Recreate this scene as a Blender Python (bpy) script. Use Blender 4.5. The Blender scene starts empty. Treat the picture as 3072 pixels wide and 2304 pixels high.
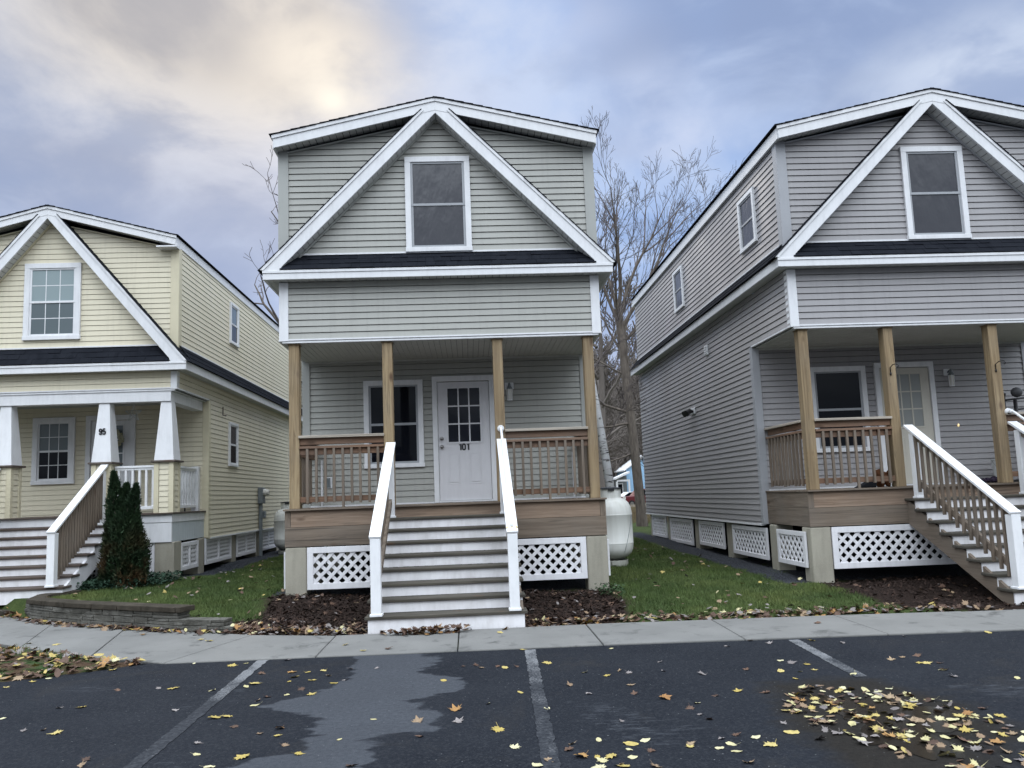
import bpy, math, random
import numpy as np
from mathutils import Matrix, Vector
R = math.radians
random.seed(7); rng = np.random.default_rng(7)
scn = bpy.context.scene
col = scn.collection

# ------------------------------------------------------------------ camera
EYE = 1.515
pitch, roll, yaw = 0.11286, -0.03672, 0.046622
fw = np.array([math.sin(yaw)*math.cos(pitch), math.cos(yaw)*math.cos(pitch), math.sin(pitch)])
rt = np.array([math.cos(yaw), -math.sin(yaw), 0.0]); up = np.cross(rt, fw)
r2 = math.cos(roll)*rt + math.sin(roll)*up
u2 = -math.sin(roll)*rt + math.cos(roll)*up
cam = bpy.data.cameras.new("camera"); camo = bpy.data.objects.new("camera", cam); col.objects.link(camo)
m = Matrix(((r2[0], u2[0], -fw[0], 0), (r2[1], u2[1], -fw[1], 0), (r2[2], u2[2], -fw[2], EYE), (0, 0, 0, 1)))
camo.matrix_world = m
cam.sensor_width = 36; cam.lens = 2317.606/3072*36
cam.shift_x = (1536-1508.095)/3072; cam.shift_y = (1221.69-1152)/3072
cam.clip_start = 0.05; cam.clip_end = 2000
scn.camera = camo

# ------------------------------------------------------------------ sky, sun, exposure
SUN_AZ, SUN_EL = R(-9.7), R(28)
w = bpy.data.worlds.new("World"); scn.world = w; w.use_nodes = True
nt = w.node_tree; N = nt.nodes; Lk = nt.links; N.clear()
def nd(t, **k):
    n = N.new(t)
    for a, b in k.items(): setattr(n, a, b)
    return n
def ln(a, b): Lk.new(a, b)
def setin(n, i, v):
    if hasattr(v, 'node'): ln(v, n.inputs[i])
    else: n.inputs[i].default_value = v
def mth(op, a, b=None, c=None):
    n = nd('ShaderNodeMath', operation=op); setin(n, 0, a)
    if b is not None: setin(n, 1, b)
    if c is not None: setin(n, 2, c)
    return n.outputs[0]
def mapr(v, a, b, c=0.0, d=1.0, smooth=True):
    n = nd('ShaderNodeMapRange', interpolation_type='SMOOTHSTEP' if smooth else 'LINEAR')
    setin(n, 0, v); n.inputs[1].default_value = a; n.inputs[2].default_value = b; n.inputs[3].default_value = c; n.inputs[4].default_value = d
    return n.outputs[0]
def mixc(f, a, b, blend='MIX'):
    n = nd('ShaderNodeMix', data_type='RGBA', blend_type=blend); setin(n, 0, f)
    for i, v in ((6, a), (7, b)):
        if hasattr(v, 'node'): ln(v, n.inputs[i])
        else: n.inputs[i].default_value = (*v, 1)
    return n.outputs[2]
tc = nd('ShaderNodeTexCoord'); sx = nd('ShaderNodeSeparateXYZ'); ln(tc.outputs['Generated'], sx.inputs[0])
X, Y, Z = sx.outputs
az = mth('ARCTAN2', X, Y); el = mth('ARCSINE', Z)
den = mth('ADD', mth('MAXIMUM', Z, 0.0), 0.30)
cx_ = nd('ShaderNodeCombineXYZ'); ln(mth('DIVIDE', X, den), cx_.inputs[0]); ln(mth('DIVIDE', Y, den), cx_.inputs[1])
def noise(scale, detail, rough, dist=0.0, off=(0, 0, 0)):
    mp = nd('ShaderNodeMapping'); ln(cx_.outputs[0], mp.inputs[0]); mp.inputs['Location'].default_value = off
    n = nd('ShaderNodeTexNoise'); ln(mp.outputs[0], n.inputs['Vector'])
    n.inputs['Scale'].default_value = scale; n.inputs['Detail'].default_value = detail; n.inputs['Roughness'].default_value = rough; n.inputs['Distortion'].default_value = dist
    return n.outputs['Fac']
n1 = noise(3.6, 7, .56, .35, (3.1, 1.7, 0)); n2 = noise(1.25, 3, .5, .1, (0.4, 5.2, 0)); n3 = noise(5.0, 5, .55, .2, (7.7, 2.2, 0))
nn = mth('ADD', mth('MULTIPLY', n1, .55), mth('MULTIPLY', n2, .45))
cool = mixc(mapr(n2, .40, .60), (.285, .375, .600), (.335, .500, .850))
cool = mixc(mapr(nn, .44, .66), cool, (.54, .65, .88)); cool = mixc(mth('MULTIPLY', mapr(n3, .5, .72), .35), cool, (.29, .37, .57))
def bump_(a0, sa, e0, se):
    a = mth('DIVIDE', mth('SUBTRACT', az, a0), sa); e = mth('DIVIDE', mth('SUBTRACT', el, e0), se)
    return mth('POWER', 2.71828, mth('MULTIPLY', mth('ADD', mth('MULTIPLY', a, a), mth('MULTIPLY', e, e)), -1.0))
warm = mixc(mapr(n1, .38, .60), (.45, .44, .46), (.80, .74, .67))
warm = mixc(mth('MULTIPLY', bump_(-.31, .11, .535, .045), mapr(n3, .3, .6, .5, 1.0)), warm, (.42, .41, .43))
wm = mth('MINIMUM', mth('ADD', mth('MULTIPLY', bump_(-.40, .27, .60, .21), mapr(n2, .25, .6, .75, 1.15)), mth('MULTIPLY', bump_(-.18, .14, .53, .13), .45)), 1.0)
c = mixc(wm, cool, warm)
c = mixc(mth('MULTIPLY', bump_(-.19, .10, .535, .055), mapr(n3, .35, .6, .15, .95)), c, (.88, .80, .70))
for a_, sa_, e_, se_, k_, cc_ in ((.64, .13, .43, .055, .95, (.72, .80, .95)), (.29, .075, .43, .035, .75, (.66, .73, .92)), (.25, .07, .49, .035, .6, (.62, .70, .90)), (.17, .08, .57, .04, .5, (.60, .66, .84))):
    c = mixc(mth('MULTIPLY', bump_(a_, sa_, e_, se_), mapr(n3, .33, .62, .25*k_, k_)), c, cc_)
c = mixc(mth('MULTIPLY', mapr(mth('MULTIPLY', el, -1.0), -.24, -.05), .6), c, (.56, .49, .51))
c = mixc(mth('MULTIPLY', bump_(-.167, .024, .488, .017), .75), c, (1.15, 1.08, .92))
c = mixc(mth('MULTIPLY', bump_(-.169, .07, .50, .045), mapr(n3, .3, .6, .15, .6)), c, (.95, .88, .77))
rear = mapr(mth('MULTIPLY', Y, -1.0), -.50, .30)  # unseen sky behind the camera, brightened to light the house fronts
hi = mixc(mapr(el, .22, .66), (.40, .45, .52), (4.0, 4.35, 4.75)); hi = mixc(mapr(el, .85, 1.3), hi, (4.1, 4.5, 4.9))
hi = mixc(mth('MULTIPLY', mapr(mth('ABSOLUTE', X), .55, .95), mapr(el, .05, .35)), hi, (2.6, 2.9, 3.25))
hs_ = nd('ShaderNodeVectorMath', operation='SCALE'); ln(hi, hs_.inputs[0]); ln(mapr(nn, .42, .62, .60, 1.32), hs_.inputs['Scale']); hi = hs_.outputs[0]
c = mixc(mapr(el, .70, 1.15), c, (3.4, 3.7, 4.0)); c = mixc(rear, c, hi)  # overhead sky outside the view, raised as extra fill light
vm = nd('ShaderNodeVectorMath', operation='SCALE'); ln(c, vm.inputs[0]); vm.inputs['Scale'].default_value = 1.0
sky = nd('ShaderNodeTexSky'); sky.sky_type = 'NISHITA'; sky.sun_disc = False; sky.sun_elevation = SUN_EL; sky.sun_rotation = SUN_AZ
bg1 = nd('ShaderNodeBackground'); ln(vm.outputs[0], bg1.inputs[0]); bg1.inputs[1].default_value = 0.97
bg2 = nd('ShaderNodeBackground'); ln(sky.outputs[0], bg2.inputs[0]); bg2.inputs[1].default_value = 0.006
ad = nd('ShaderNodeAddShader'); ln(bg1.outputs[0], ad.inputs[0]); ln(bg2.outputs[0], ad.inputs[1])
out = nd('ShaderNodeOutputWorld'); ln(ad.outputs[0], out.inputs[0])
w.cycles.sampling_method = 'MANUAL'; w.cycles.sample_map_resolution = 1024
sl = bpy.data.lights.new("sun", 'SUN'); sl.energy = 0.5; sl.angle = R(18); sl.color = (1, .93, .82)
so = bpy.data.objects.new("sun", sl); col.objects.link(so)
sd = Vector((math.sin(SUN_AZ)*math.cos(SUN_EL), math.cos(SUN_AZ)*math.cos(SUN_EL), math.sin(SUN_EL)))
so.rotation_euler = sd.to_track_quat('Z', 'Y').to_euler(); so.location = sd*60
vs = scn.view_settings; vs.view_transform = 'Standard'; vs.look = 'None'; vs.exposure = 0.0; vs.gamma = 1.0; vs.use_curve_mapping = False
scn.cycles.max_bounces = 6; scn.cycles.diffuse_bounces = 3; scn.cycles.use_denoising = True

# ------------------------------------------------------------------ materials
class MT:
    def __init__(s, name):
        s.m = bpy.data.materials.new(name); s.m.use_nodes = True; s.t = s.m.node_tree; s.N = s.t.nodes
        s.b = s.N['Principled BSDF']; s.tc = None
    def n(s, t, **k):
        n = s.N.new(t)
        for a, b in k.items(): setattr(n, a, b)
        return n
    def l(s, a, b): s.t.links.new(a, b)
    def si(s, sock, v):
        if hasattr(v, 'node'): s.l(v, sock)
        elif isinstance(v, tuple) and len(v) == 3 and sock.type == 'RGBA': sock.default_value = (*v, 1)
        else: sock.default_value = v
    def co(s, kind='Object'):
        if not s.tc: s.tc = s.n('ShaderNodeTexCoord')
        return s.tc.outputs[kind]
    def mp(s, v, sc=(1, 1, 1), loc=(0, 0, 0), rot=(0, 0, 0)):
        m = s.n('ShaderNodeMapping'); s.l(v, m.inputs[0]); m.inputs['Scale'].default_value = sc; m.inputs['Location'].default_value = loc; m.inputs['Rotation'].default_value = rot
        return m.outputs[0]
    def noise(s, v, scale, detail=4, rough=.55, dist=0):
        n = s.n('ShaderNodeTexNoise'); s.l(v, n.inputs['Vector']); n.inputs['Scale'].default_value = scale; n.inputs['Detail'].default_value = detail
        n.inputs['Roughness'].default_value = rough; n.inputs['Distortion'].default_value = dist
        return n.outputs['Fac']
    def ma(s, op, a, b=0.0):
        n = s.n('ShaderNodeMath', operation=op); s.si(n.inputs[0], a); s.si(n.inputs[1], b); return n.outputs[0]
    def mr(s, v, a, b, c=0., d=1.):
        n = s.n('ShaderNodeMapRange'); s.l(v, n.inputs[0]); 
        for i, q in enumerate((a, b, c, d)): n.inputs[i+1].default_value = q
        return n.outputs[0]
    def mix(s, f, a, b, blend='MIX'):
        n = s.n('ShaderNodeMix', data_type='RGBA', blend_type=blend); s.si(n.inputs[0], f); s.si(n.inputs[6], a); s.si(n.inputs[7], b); return n.outputs[2]
    def ramp(s, v, pts):
        n = s.n('ShaderNodeValToRGB'); s.l(v, n.inputs[0]); e = n.color_ramp.elements
        while len(e) < len(pts): e.new(.5)
        for q, (p, c) in zip(e, pts): q.position = p; q.color = (*c, 1)
        return n.outputs[0]
    def bump(s, h, strength=.3, dist=.01):
        n = s.n('ShaderNodeBump'); s.l(h, n.inputs['Height']); n.inputs['Strength'].default_value = strength; n.inputs['Distance'].default_value = dist
        s.l(n.outputs[0], s.b.inputs['Normal'])
    def attr(s, name):
        n = s.n('ShaderNodeAttribute'); n.attribute_name = name; return n.outputs['Fac']
    def fin(s, colr, rough=.6, spec=.5, metal=0.):
        s.si(s.b.inputs['Base Color'], colr); s.si(s.b.inputs['Roughness'], rough); s.si(s.b.inputs['Specular IOR Level'], spec); s.si(s.b.inputs['Metallic'], metal)
        return s.m
def sc_(c, k): return tuple(x*k for x in c)
def paint(name, c, rough=.45, dirt=.12, dscale=3.0, dcol=None, bump=.05, spec=.4):
    t = MT(name); v = t.co()
    n = t.noise(v, dscale, 5, .6); n2 = t.noise(t.mp(v, (1, 1, .25)), dscale*5, 4, .6)
    f = t.ma('MULTIPLY', t.mr(t.ma('MULTIPLY', n, n2), .18, .42), dirt)
    cc = t.mix(f, c, dcol or sc_(c, .45))
    t.bump(t.noise(v, 90, 3), bump, .004)
    return t.fin(cc, rough, spec)
def siding_mat(name, c):
    t = MT(name); v = t.co()
    big = t.noise(v, .7, 4, .6); streak = t.noise(t.mp(v, (6, 6, .35)), 2.2, 4, .6)
    cc = t.mix(t.ma('MULTIPLY', t.mr(big, .35, .7), .22), c, sc_(c, .72))
    cc = t.mix(t.ma('MULTIPLY', t.mr(streak, .5, .75), .26), cc, sc_(c, .62))
    t.bump(t.noise(t.mp(v, (1.5, 1.5, 40)), 6, 3), .12, .003)
    return t.fin(cc, t.mr(big, .3, .7, .42, .6), .4)
def wood(name, ax, light, dark, knot=(.09, .05, .03), worn=0.0):
    t = MT(name); oi = t.n('ShaderNodeObjectInfo')
    off = t.n('ShaderNodeVectorMath', operation='SCALE'); t.l(oi.outputs['Random'], off.inputs['Scale']); off.inputs[0].default_value = (37, 53, 71)
    ad = t.n('ShaderNodeVectorMath', operation='ADD'); t.l(t.co(), ad.inputs[0]); t.l(off.outputs[0], ad.inputs[1])
    v = ad.outputs[0]
    s = [14, 14, 14]; s['xyz'.index(ax)] = .55
    warp = t.noise(t.mp(v, tuple(q*.22 for q in s)), 1.0, 2)
    g = t.noise(t.mp(v, tuple(s)), 2.2, 5, .6, .8)
    rings = t.ma('FRACT', t.ma('MULTIPLY', t.ma('ADD', t.ma('MULTIPLY', warp, 7.0), t.ma('MULTIPLY', g, .9)), 1.6))
    rg = t.mr(rings, .75, 1.0)
    s2 = [5, 5, 5]; s2['xyz'.index(ax)] = .5; big = t.noise(t.mp(v, tuple(s2)), 1.0, 3, .6)
    cc = t.mix(t.mr(g, .32, .66), light, dark); cc = t.mix(t.ma('MULTIPLY', t.mr(big, .42, .68), .55), cc, sc_(dark, .75))
    cc = t.mix(t.ma('MULTIPLY', rg, .6), cc, sc_(dark, .55))
    ks = [2.4, 2.4, 2.4]; ks['xyz'.index(ax)] = 1.0
    vo = t.n('ShaderNodeTexVoronoi'); t.l(t.mp(v, tuple(ks)), vo.inputs['Vector']); vo.inputs['Scale'].default_value = 1.5
    cc = t.mix(t.ma('MULTIPLY', t.mr(vo.outputs['Distance'], .15, .07), .95), cc, knot)
    s3 = [30, 30, 30]; s3['xyz'.index(ax)] = .35; ck = t.noise(t.mp(v, tuple(s3)), 1.0, 2, .5)
    cc = t.mix(t.ma('MULTIPLY', t.mr(ck, .66, .72), .7), cc, sc_(dark, .35))
    gr = t.noise(t.co(), 1.1, 4, .6)
    cc = t.mix(t.ma('MULTIPLY', t.mr(gr, .4, .7), .25+worn), cc, (.17, .155, .14))
    cc = t.mix(t.ma('MULTIPLY', t.ma('SUBTRACT', oi.outputs['Random'], .5), .5), cc, sc_(light, .6)) if worn else cc
    t.bump(t.ma('ADD', g, t.ma('MULTIPLY', rg, -.4)), .25, .004)
    return t.fin(cc, .78, .25)
WHITE = paint('white_trim', (.75, .75, .765), .45, .22)
WHITE2 = paint('white_painted_wood', (.77, .77, .78), .42, .22)
RISER = paint('white_riser_paint', (.80, .785, .80), .5, .4, 2.2, (.36, .33, .31))
LATT = paint('white_lattice', (.74, .73, .75), .5, .25)
CREAMTRIM = paint('cream_trim', (.64, .58, .42), .5, .15)
SAGETRIM = paint('sage_trim', (.37, .375, .355), .5, .1)
GREYTRIM = paint('grey_trim', (.35, .355, .375), .5, .1)
SAGE = siding_mat('sage_vinyl_siding', (.375, .372, .342))
GREYS = siding_mat('grey_vinyl_siding', (.325, .312, .316))
CREAM = siding_mat('cream_vinyl_siding', (.70, .64, .49))
CEIL = paint('porch_ceiling', (.50, .50, .47), .6, .2)
SOFF = paint('soffit_vinyl', (.56, .56, .55), .6, .25)
CRAWL_SHADE = paint('painted_crawl_shade', (.010, .010, .011), .9, .1)  # near-black colour stands in for the shade under the floors
SOFFB = paint('soffit_gap', (.12, .12, .12), .8, .1)
POSTW = {a: wood('post_wood_'+a, a, (.375, .285, .170), (.215, .150, .085)) for a in 'xyz'}
RIMW = wood('rim_wood_x', 'x', (.36, .265, .195), (.22, .15, .105), worn=.1)
RAILW = {a: wood('rail_wood_'+a, a, (.255, .155, .10), (.15, .085, .055), worn=.08) for a in 'xyz'}
GREYW = {a: wood('grey_wood_'+a, a, (.225, .178, .137), (.135, .103, .078), worn=.15) for a in 'xyz'}
CAPW = {a: wood('pale_wood_'+a, a, (.50, .45, .38), (.38, .325, .27), worn=.1) for a in 'xyz'}
TREADW = wood('tread_wood', 'x', (.10, .09, .073), (.05, .044, .035), worn=-.12)
BROWNW = wood('brown_trim_wood', 'x', (.13, .10, .085), (.08, .06, .05), worn=.1)
def concrete(name, c, rough=.85):
    t = MT(name); v = t.co(); n = t.noise(v, 2.3, 6, .6); f = t.noise(v, 60, 3, .6); s = t.noise(t.mp(v, (3, 3, .5)), 2.0, 4)
    cc = t.mix(t.mr(n, .3, .7), sc_(c, .80), c); cc = t.mix(t.ma('MULTIPLY', t.mr(s, .5, .72), .5), cc, sc_(c, .55))
    cc = t.mix(t.ma('MULTIPLY', t.mr(f, .4, .7), .25), cc, sc_(c, 1.15))
    t.bump(f, .3, .004); return t.fin(cc, rough, .2)
CONC = concrete('pier_concrete', (.36, .335, .275))
SIDEW = None
def sidewalk_mat():
    t = MT('sidewalk_concrete'); v = t.co('Object')
    n = t.noise(v, 1.1, 6, .62); f = t.noise(v, 120, 3, .7); st = t.noise(v, 2.6, 5, .65, .6)
    cc = t.mix(t.mr(n, .3, .7), (.140, .138, .132), (.192, .188, .180))
    cc = t.mix(t.ma('MULTIPLY', t.mr(st, .57, .70), .8), cc, (.055, .055, .052))
    cc = t.mix(t.ma('MULTIPLY', t.mr(f, .42, .7), .35), cc, (.085, .086, .086))
    t.bump(f, .25, .003); return t.fin(cc, .85, .25)
SIDEW = sidewalk_mat()
def shingle(name):
    t = MT(name); v = t.co(); oi = t.n('ShaderNodeObjectInfo')
    b = t.n('ShaderNodeTexBrick'); t.l(t.mp(v, (1, 1, 1)), b.inputs['Vector'])
    f = t.noise(v, 160, 2, .7); g = t.noise(t.mp(v, (5, 5, 11)), 1.3, 2)
    vo = t.n('ShaderNodeTexVoronoi', feature='F1'); t.l(t.mp(v, (7.5, 4.0, 8.0)), vo.inputs['Vector']); vo.inputs['Scale'].default_value = 1.0; vo.inputs['Randomness'].default_value = .55
    cc = t.mix(vo.outputs['Color'], (.005, .006, .010), (.020, .022, .029))
    cc = t.mix(.5, cc, (.009, .0105, .015)); cc = t.mix(t.ma('MULTIPLY', f, .3), cc, (.028, .030, .035))
    t.bump(f, .5, .006); return t.fin(cc, .95, .06)
SHING = shingle('dark_asphalt_shingle')
def glass(name, c, rough=.05, wav=.05, spec=.5):
    t = MT(name); t.bump(t.noise(t.mp(t.co(), (1, 1, .5)), 4.0, 3), wav, .01); return t.fin(c, rough, spec)
GL_SCREEN = glass('screened_glass', (.055, .056, .065), .12, .8, .5)
GL_DARK = glass('dark_window_glass', (.006, .007, .011), .05, .05, .22)
GL_CURT = glass('curtained_glass', (.27, .33, .34), .08, .08)
GL_CURT2 = glass('mid_grey_glass', (.12, .145, .155), .12, .15)  # pane colour darker than the curtained glass
GL_DOOR = glass('door_glass', (.004, .005, .012), .03, .12, .3)
GL_PALE = glass('frosted_door_glass', (.27, .28, .27), .3, .05)
SASH = paint('grey_sash_vinyl', (.34, .35, .37), .45, .1)
DOORW = paint('door_paint', (.66, .65, .67), .42, .12)
BEIGED = paint('beige_door_paint', (.56, .53, .46), .45, .12)
def plain(name, c, rough=.5, metal=0., spec=.5, var=.2):
    t = MT(name); v = t.co(); n = t.noise(v, 9, 4); cc = t.mix(t.ma('MULTIPLY', n, var), c, sc_(c, .4)); return t.fin(cc, rough, spec, metal)
BRASS = plain('brass', (.62, .48, .20), .3, 1.); STEEL = plain('satin_nickel', (.35, .34, .33), .35, 1.); BLACK = plain('black_paint', (.012, .012, .014), .45)
BLKMET = plain('black_iron', (.02, .018, .02), .5, .3); GREYMET = plain('grey_enamel', (.17, .19, .20), .45, .0)
BEADP = paint('beadboard_panel', (.52, .56, .58), .5, .2)
def tankmat():
    t = MT('tank_paint'); v = t.co(); n = t.noise(v, 2.5, 5, .6); s = t.noise(t.mp(v, (8, 8, .6)), 1.5, 4)
    cc = t.mix(t.ma('MULTIPLY', t.mr(s, .45, .75), .35), (.70, .70, .665), (.42, .40, .33))
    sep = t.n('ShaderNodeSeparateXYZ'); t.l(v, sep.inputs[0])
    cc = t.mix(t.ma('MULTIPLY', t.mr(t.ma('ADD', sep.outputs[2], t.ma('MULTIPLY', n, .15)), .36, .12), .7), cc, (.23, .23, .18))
    return t.fin(cc, .4, .4)
TANK = tankmat()
CLEAR = MT('lantern_glass').fin((.62, .60, .55), .12, .6)
GLOW = MT('bell_glow'); GLOW.b.inputs['Emission Color'].default_value = (1, .75, .35, 1); GLOW.b.inputs['Emission Strength'].default_value = 1.1; GLOW = GLOW.fin((.8, .65, .4), .4)
def bark(name, a, b, sc=9):
    t = MT(name); v = t.co(); n = t.noise(t.mp(v, (1, 1, .22)), sc, 5, .65); cc = t.mix(t.mr(n, .3, .7), a, b); t.bump(n, .6, .03); return t.fin(cc, .9, .15)
BARK = bark('grey_bark', (.055, .045, .038), (.16, .135, .115)); TWIG = bark('twig_bark', (.075, .064, .063), (.155, .132, .126), 3)
WOODT = bark('woodland_bark', (.10, .085, .075), (.19, .165, .15), 1)
def birchm():
    t = MT('birch_bark'); v = t.co(); n = t.noise(t.mp(v, (2.2, 2.2, 9)), 2.0, 4, .6, .6); l = t.noise(v, 3.5, 4)
    cc = t.mix(t.mr(l, .35, .65), (.82, .82, .84), (.62, .61, .60)); cc = t.mix(t.mr(n, .57, .64), cc, (.035, .03, .028)); return t.fin(cc, .8, .2)
BIRCH = birchm()

# ------------------------------------------------------------------ mesh builder
ROOTLOC = {}
def wloc(o):
    v = Vector((0, 0, 0))
    while o is not None: v += o.location; o = o.parent
    return v
class MB:
    def __init__(s): s.v = []; s.f = []
    def add(s, vs, fs):
        k = len(s.v); s.v.extend(vs); s.f.extend([tuple(i+k for i in q) for q in fs]); return s
    def box(s, x0, x1, y0, y1, z0, z1):
        return s.add([(x0, y0, z0), (x1, y0, z0), (x1, y1, z0), (x0, y1, z0), (x0, y0, z1), (x1, y0, z1), (x1, y1, z1), (x0, y1, z1)],
                     [(0, 3, 2, 1), (4, 5, 6, 7), (0, 1, 5, 4), (1, 2, 6, 5), (2, 3, 7, 6), (3, 0, 4, 7)])
    def hexa(s, p): # 8 points, bottom 4 then top 4
        return s.add(p, [(0, 3, 2, 1), (4, 5, 6, 7), (0, 1, 5, 4), (1, 2, 6, 5), (2, 3, 7, 6), (3, 0, 4, 7)])
    def prism(s, poly, f0, f1): # poly list of 2d, f0/f1 map to 3d
        n = len(poly); vs = [f0(*p) for p in poly]+[f1(*p) for p in poly]
        fs = [tuple(range(n))[::-1], tuple(range(n, 2*n))]+[(i, (i+1) % n, n+(i+1) % n, n+i) for i in range(n)]
        return s.add(vs, fs)
    def xz(s, poly, y0, y1): return s.prism(poly, lambda a, b: (a, y0, b), lambda a, b: (a, y1, b))
    def yz(s, poly, x0, x1): return s.prism(poly, lambda a, b: (x0, a, b), lambda a, b: (x1, a, b))
    def xy(s, poly, z0, z1): return s.prism(poly, lambda a, b: (a, b, z0), lambda a, b: (a, b, z1))
    def beam(s, p, q, w, h, upv=(0, 0, 1)):
        p = Vector(p); q = Vector(q); d = (q-p).normalized(); a = d.cross(Vector(upv)).normalized(); b = a.cross(d)
        P = []
        for e in (p, q):
            for i, j in ((-1, -1), (1, -1), (1, 1), (-1, 1)): P.append(tuple(e+a*(i*w/2)+b*(j*h/2)))
        return s.add(P, [(0, 3, 2, 1), (4, 5, 6, 7), (0, 1, 5, 4), (1, 2, 6, 5), (2, 3, 7, 6), (3, 0, 4, 7)])
    def tube(s, pts, rad, n=8, cap=True):
        pts = [Vector(p) for p in pts]; rad = rad if hasattr(rad, '__len__') else [rad]*len(pts)
        k = len(s.v); prev = None
        for i, p in enumerate(pts):
            d = (pts[min(i+1, len(pts)-1)]-pts[max(i-1, 0)]).normalized()
            if prev is None: a = d.orthogonal().normalized()
            else: a = (prev-d*prev.dot(d)); a = a.normalized() if a.length > 1e-6 else d.orthogonal().normalized()
            prev = a; b = d.cross(a)
            for j in range(n):
                t = 2*math.pi*j/n; s.v.append(tuple(p+(a*math.cos(t)+b*math.sin(t))*rad[i]))
        for i in range(len(pts)-1):
            for j in range(n):
                s.f.append((k+i*n+j, k+i*n+(j+1) % n, k+(i+1)*n+(j+1) % n, k+(i+1)*n+j))
        if cap: s.f.append(tuple(k+j for j in range(n))[::-1]); s.f.append(tuple(k+(len(pts)-1)*n+j for j in range(n)))
        return s
    def lathe(s, prof, c=(0, 0), n=28, cap=True):
        k = len(s.v)
        for r, z in prof:
            for j in range(n): t = 2*math.pi*j/n; s.v.append((c[0]+r*math.cos(t), c[1]+r*math.sin(t), z))
        for i in range(len(prof)-1):
            for j in range(n): s.f.append((k+i*n+j, k+i*n+(j+1) % n, k+(i+1)*n+(j+1) % n, k+(i+1)*n+j))
        if cap:
            s.f.append(tuple(k+j for j in range(n))[::-1]); s.f.append(tuple(k+(len(prof)-1)*n+j for j in range(n)))
        return s
    def ball(s, c, r, n=10, sq=(1, 1, 1), jit=0.0):
        k = len(s.v); h = n//2
        for i in range(h+1):
            for j in range(n):
                a = math.pi*i/h; t = 2*math.pi*j/n; q = r*(1+random.uniform(-jit, jit))
                s.v.append((c[0]+q*sq[0]*math.sin(a)*math.cos(t), c[1]+q*sq[1]*math.sin(a)*math.sin(t), c[2]+q*sq[2]*math.cos(a)))
        for i in range(h):
            for j in range(n): s.f.append((k+i*n+j, k+(i+1)*n+j, k+(i+1)*n+(j+1) % n, k+i*n+(j+1) % n))
        return s
    def build(s, name, mat, parent=None, smooth=False, bevel=0.0, label=None, sub=None):
        me = bpy.data.meshes.new(name); sub = Vector(sub or (0, 0, 0))
        vs = np.array(s.v, dtype=float).reshape(-1, 3)-np.array(sub)
        me.from_pydata(vs.tolist(), [], s.f); me.validate(); me.update()
        if smooth: me.polygons.foreach_set('use_smooth', [True]*len(me.polygons))
        me.materials.append(mat); o = bpy.data.objects.new(name, me); col.objects.link(o)
        if parent: o.parent = parent
        if bevel:
            b = o.modifiers.new('bevel', 'BEVEL'); b.width = bevel; b.segments = 2; b.limit_method = 'ANGLE'; b.angle_limit = R(40)
        if label: o['label'] = label
        return o
def tag(o, label, cat, group=None, kind=None):
    if label: o['label'] = label
    if cat: o['category'] = cat
    if group: o['group'] = group
    if kind: o['kind'] = kind
    return o
def thing(name, loc, label, cat, group=None):
    o = bpy.data.objects.new(name, None); col.objects.link(o); o.location = loc; o.empty_display_size = .2
    return tag(o, label, cat, group)
def arrmesh(name, V, F, mat, parent=None, smooth=False):
    V = np.asarray(V, np.float32); F = np.asarray(F, np.int32); me = bpy.data.meshes.new(name); k = F.shape[1]
    me.vertices.add(len(V)); me.vertices.foreach_set('co', V.ravel()); me.loops.add(F.size); me.loops.foreach_set('vertex_index', F.ravel())
    me.polygons.add(len(F)); me.polygons.foreach_set('loop_start', np.arange(0, F.size, k, dtype=np.int32)); me.polygons.foreach_set('loop_total', np.full(len(F), k, np.int32))
    if smooth: me.polygons.foreach_set('use_smooth', np.ones(len(F), bool))
    me.update(); me.validate(); me.materials.append(mat); o = bpy.data.objects.new(name, me); col.objects.link(o)
    if parent: o.parent = parent
    return o
# ------------------------------------------------------------------ house kit
GROOVE = .0095
class PL:
    def __init__(s, o, u, n): s.o = Vector(o); s.u = Vector(u); s.n = Vector(n)
    def p(s, u, z, n=0.): return tuple(s.o+s.u*u+s.n*n+Vector((0, 0, z)))
    def box(s, mb, u0, u1, z0, z1, n0, n1):
        P = [s.p(u, z, n) for z in (z0, z1) for u, n in ((u0, n0), (u1, n0), (u1, n1), (u0, n1))]
        return mb.hexa(P)
def clipz(poly, z, keep_above):
    outp = []; n = len(poly)
    for i in range(n):
        a = poly[i]; b = poly[(i+1) % n]
        ia = (a[1] >= z) == keep_above or abs(a[1]-z) < 1e-9; ib = (b[1] >= z) == keep_above or abs(b[1]-z) < 1e-9
        if ia: outp.append(a)
        if ia != ib:
            t = (z-a[1])/(b[1]-a[1]); outp.append((a[0]+t*(b[0]-a[0]), z))
    return outp
def clipline(poly, nx, nz, d): # keep nx*x+nz*z<=d
    outp = []; n = len(poly)
    for i in range(n):
        a = poly[i]; b = poly[(i+1) % n]; da = nx*a[0]+nz*a[1]-d; db = nx*b[0]+nz*b[1]-d
        if da <= 0: outp.append(a)
        if (da <= 0) != (db <= 0): t = da/(da-db); outp.append((a[0]+t*(b[0]-a[0]), a[1]+t*(b[1]-a[1])))
    return outp
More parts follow.
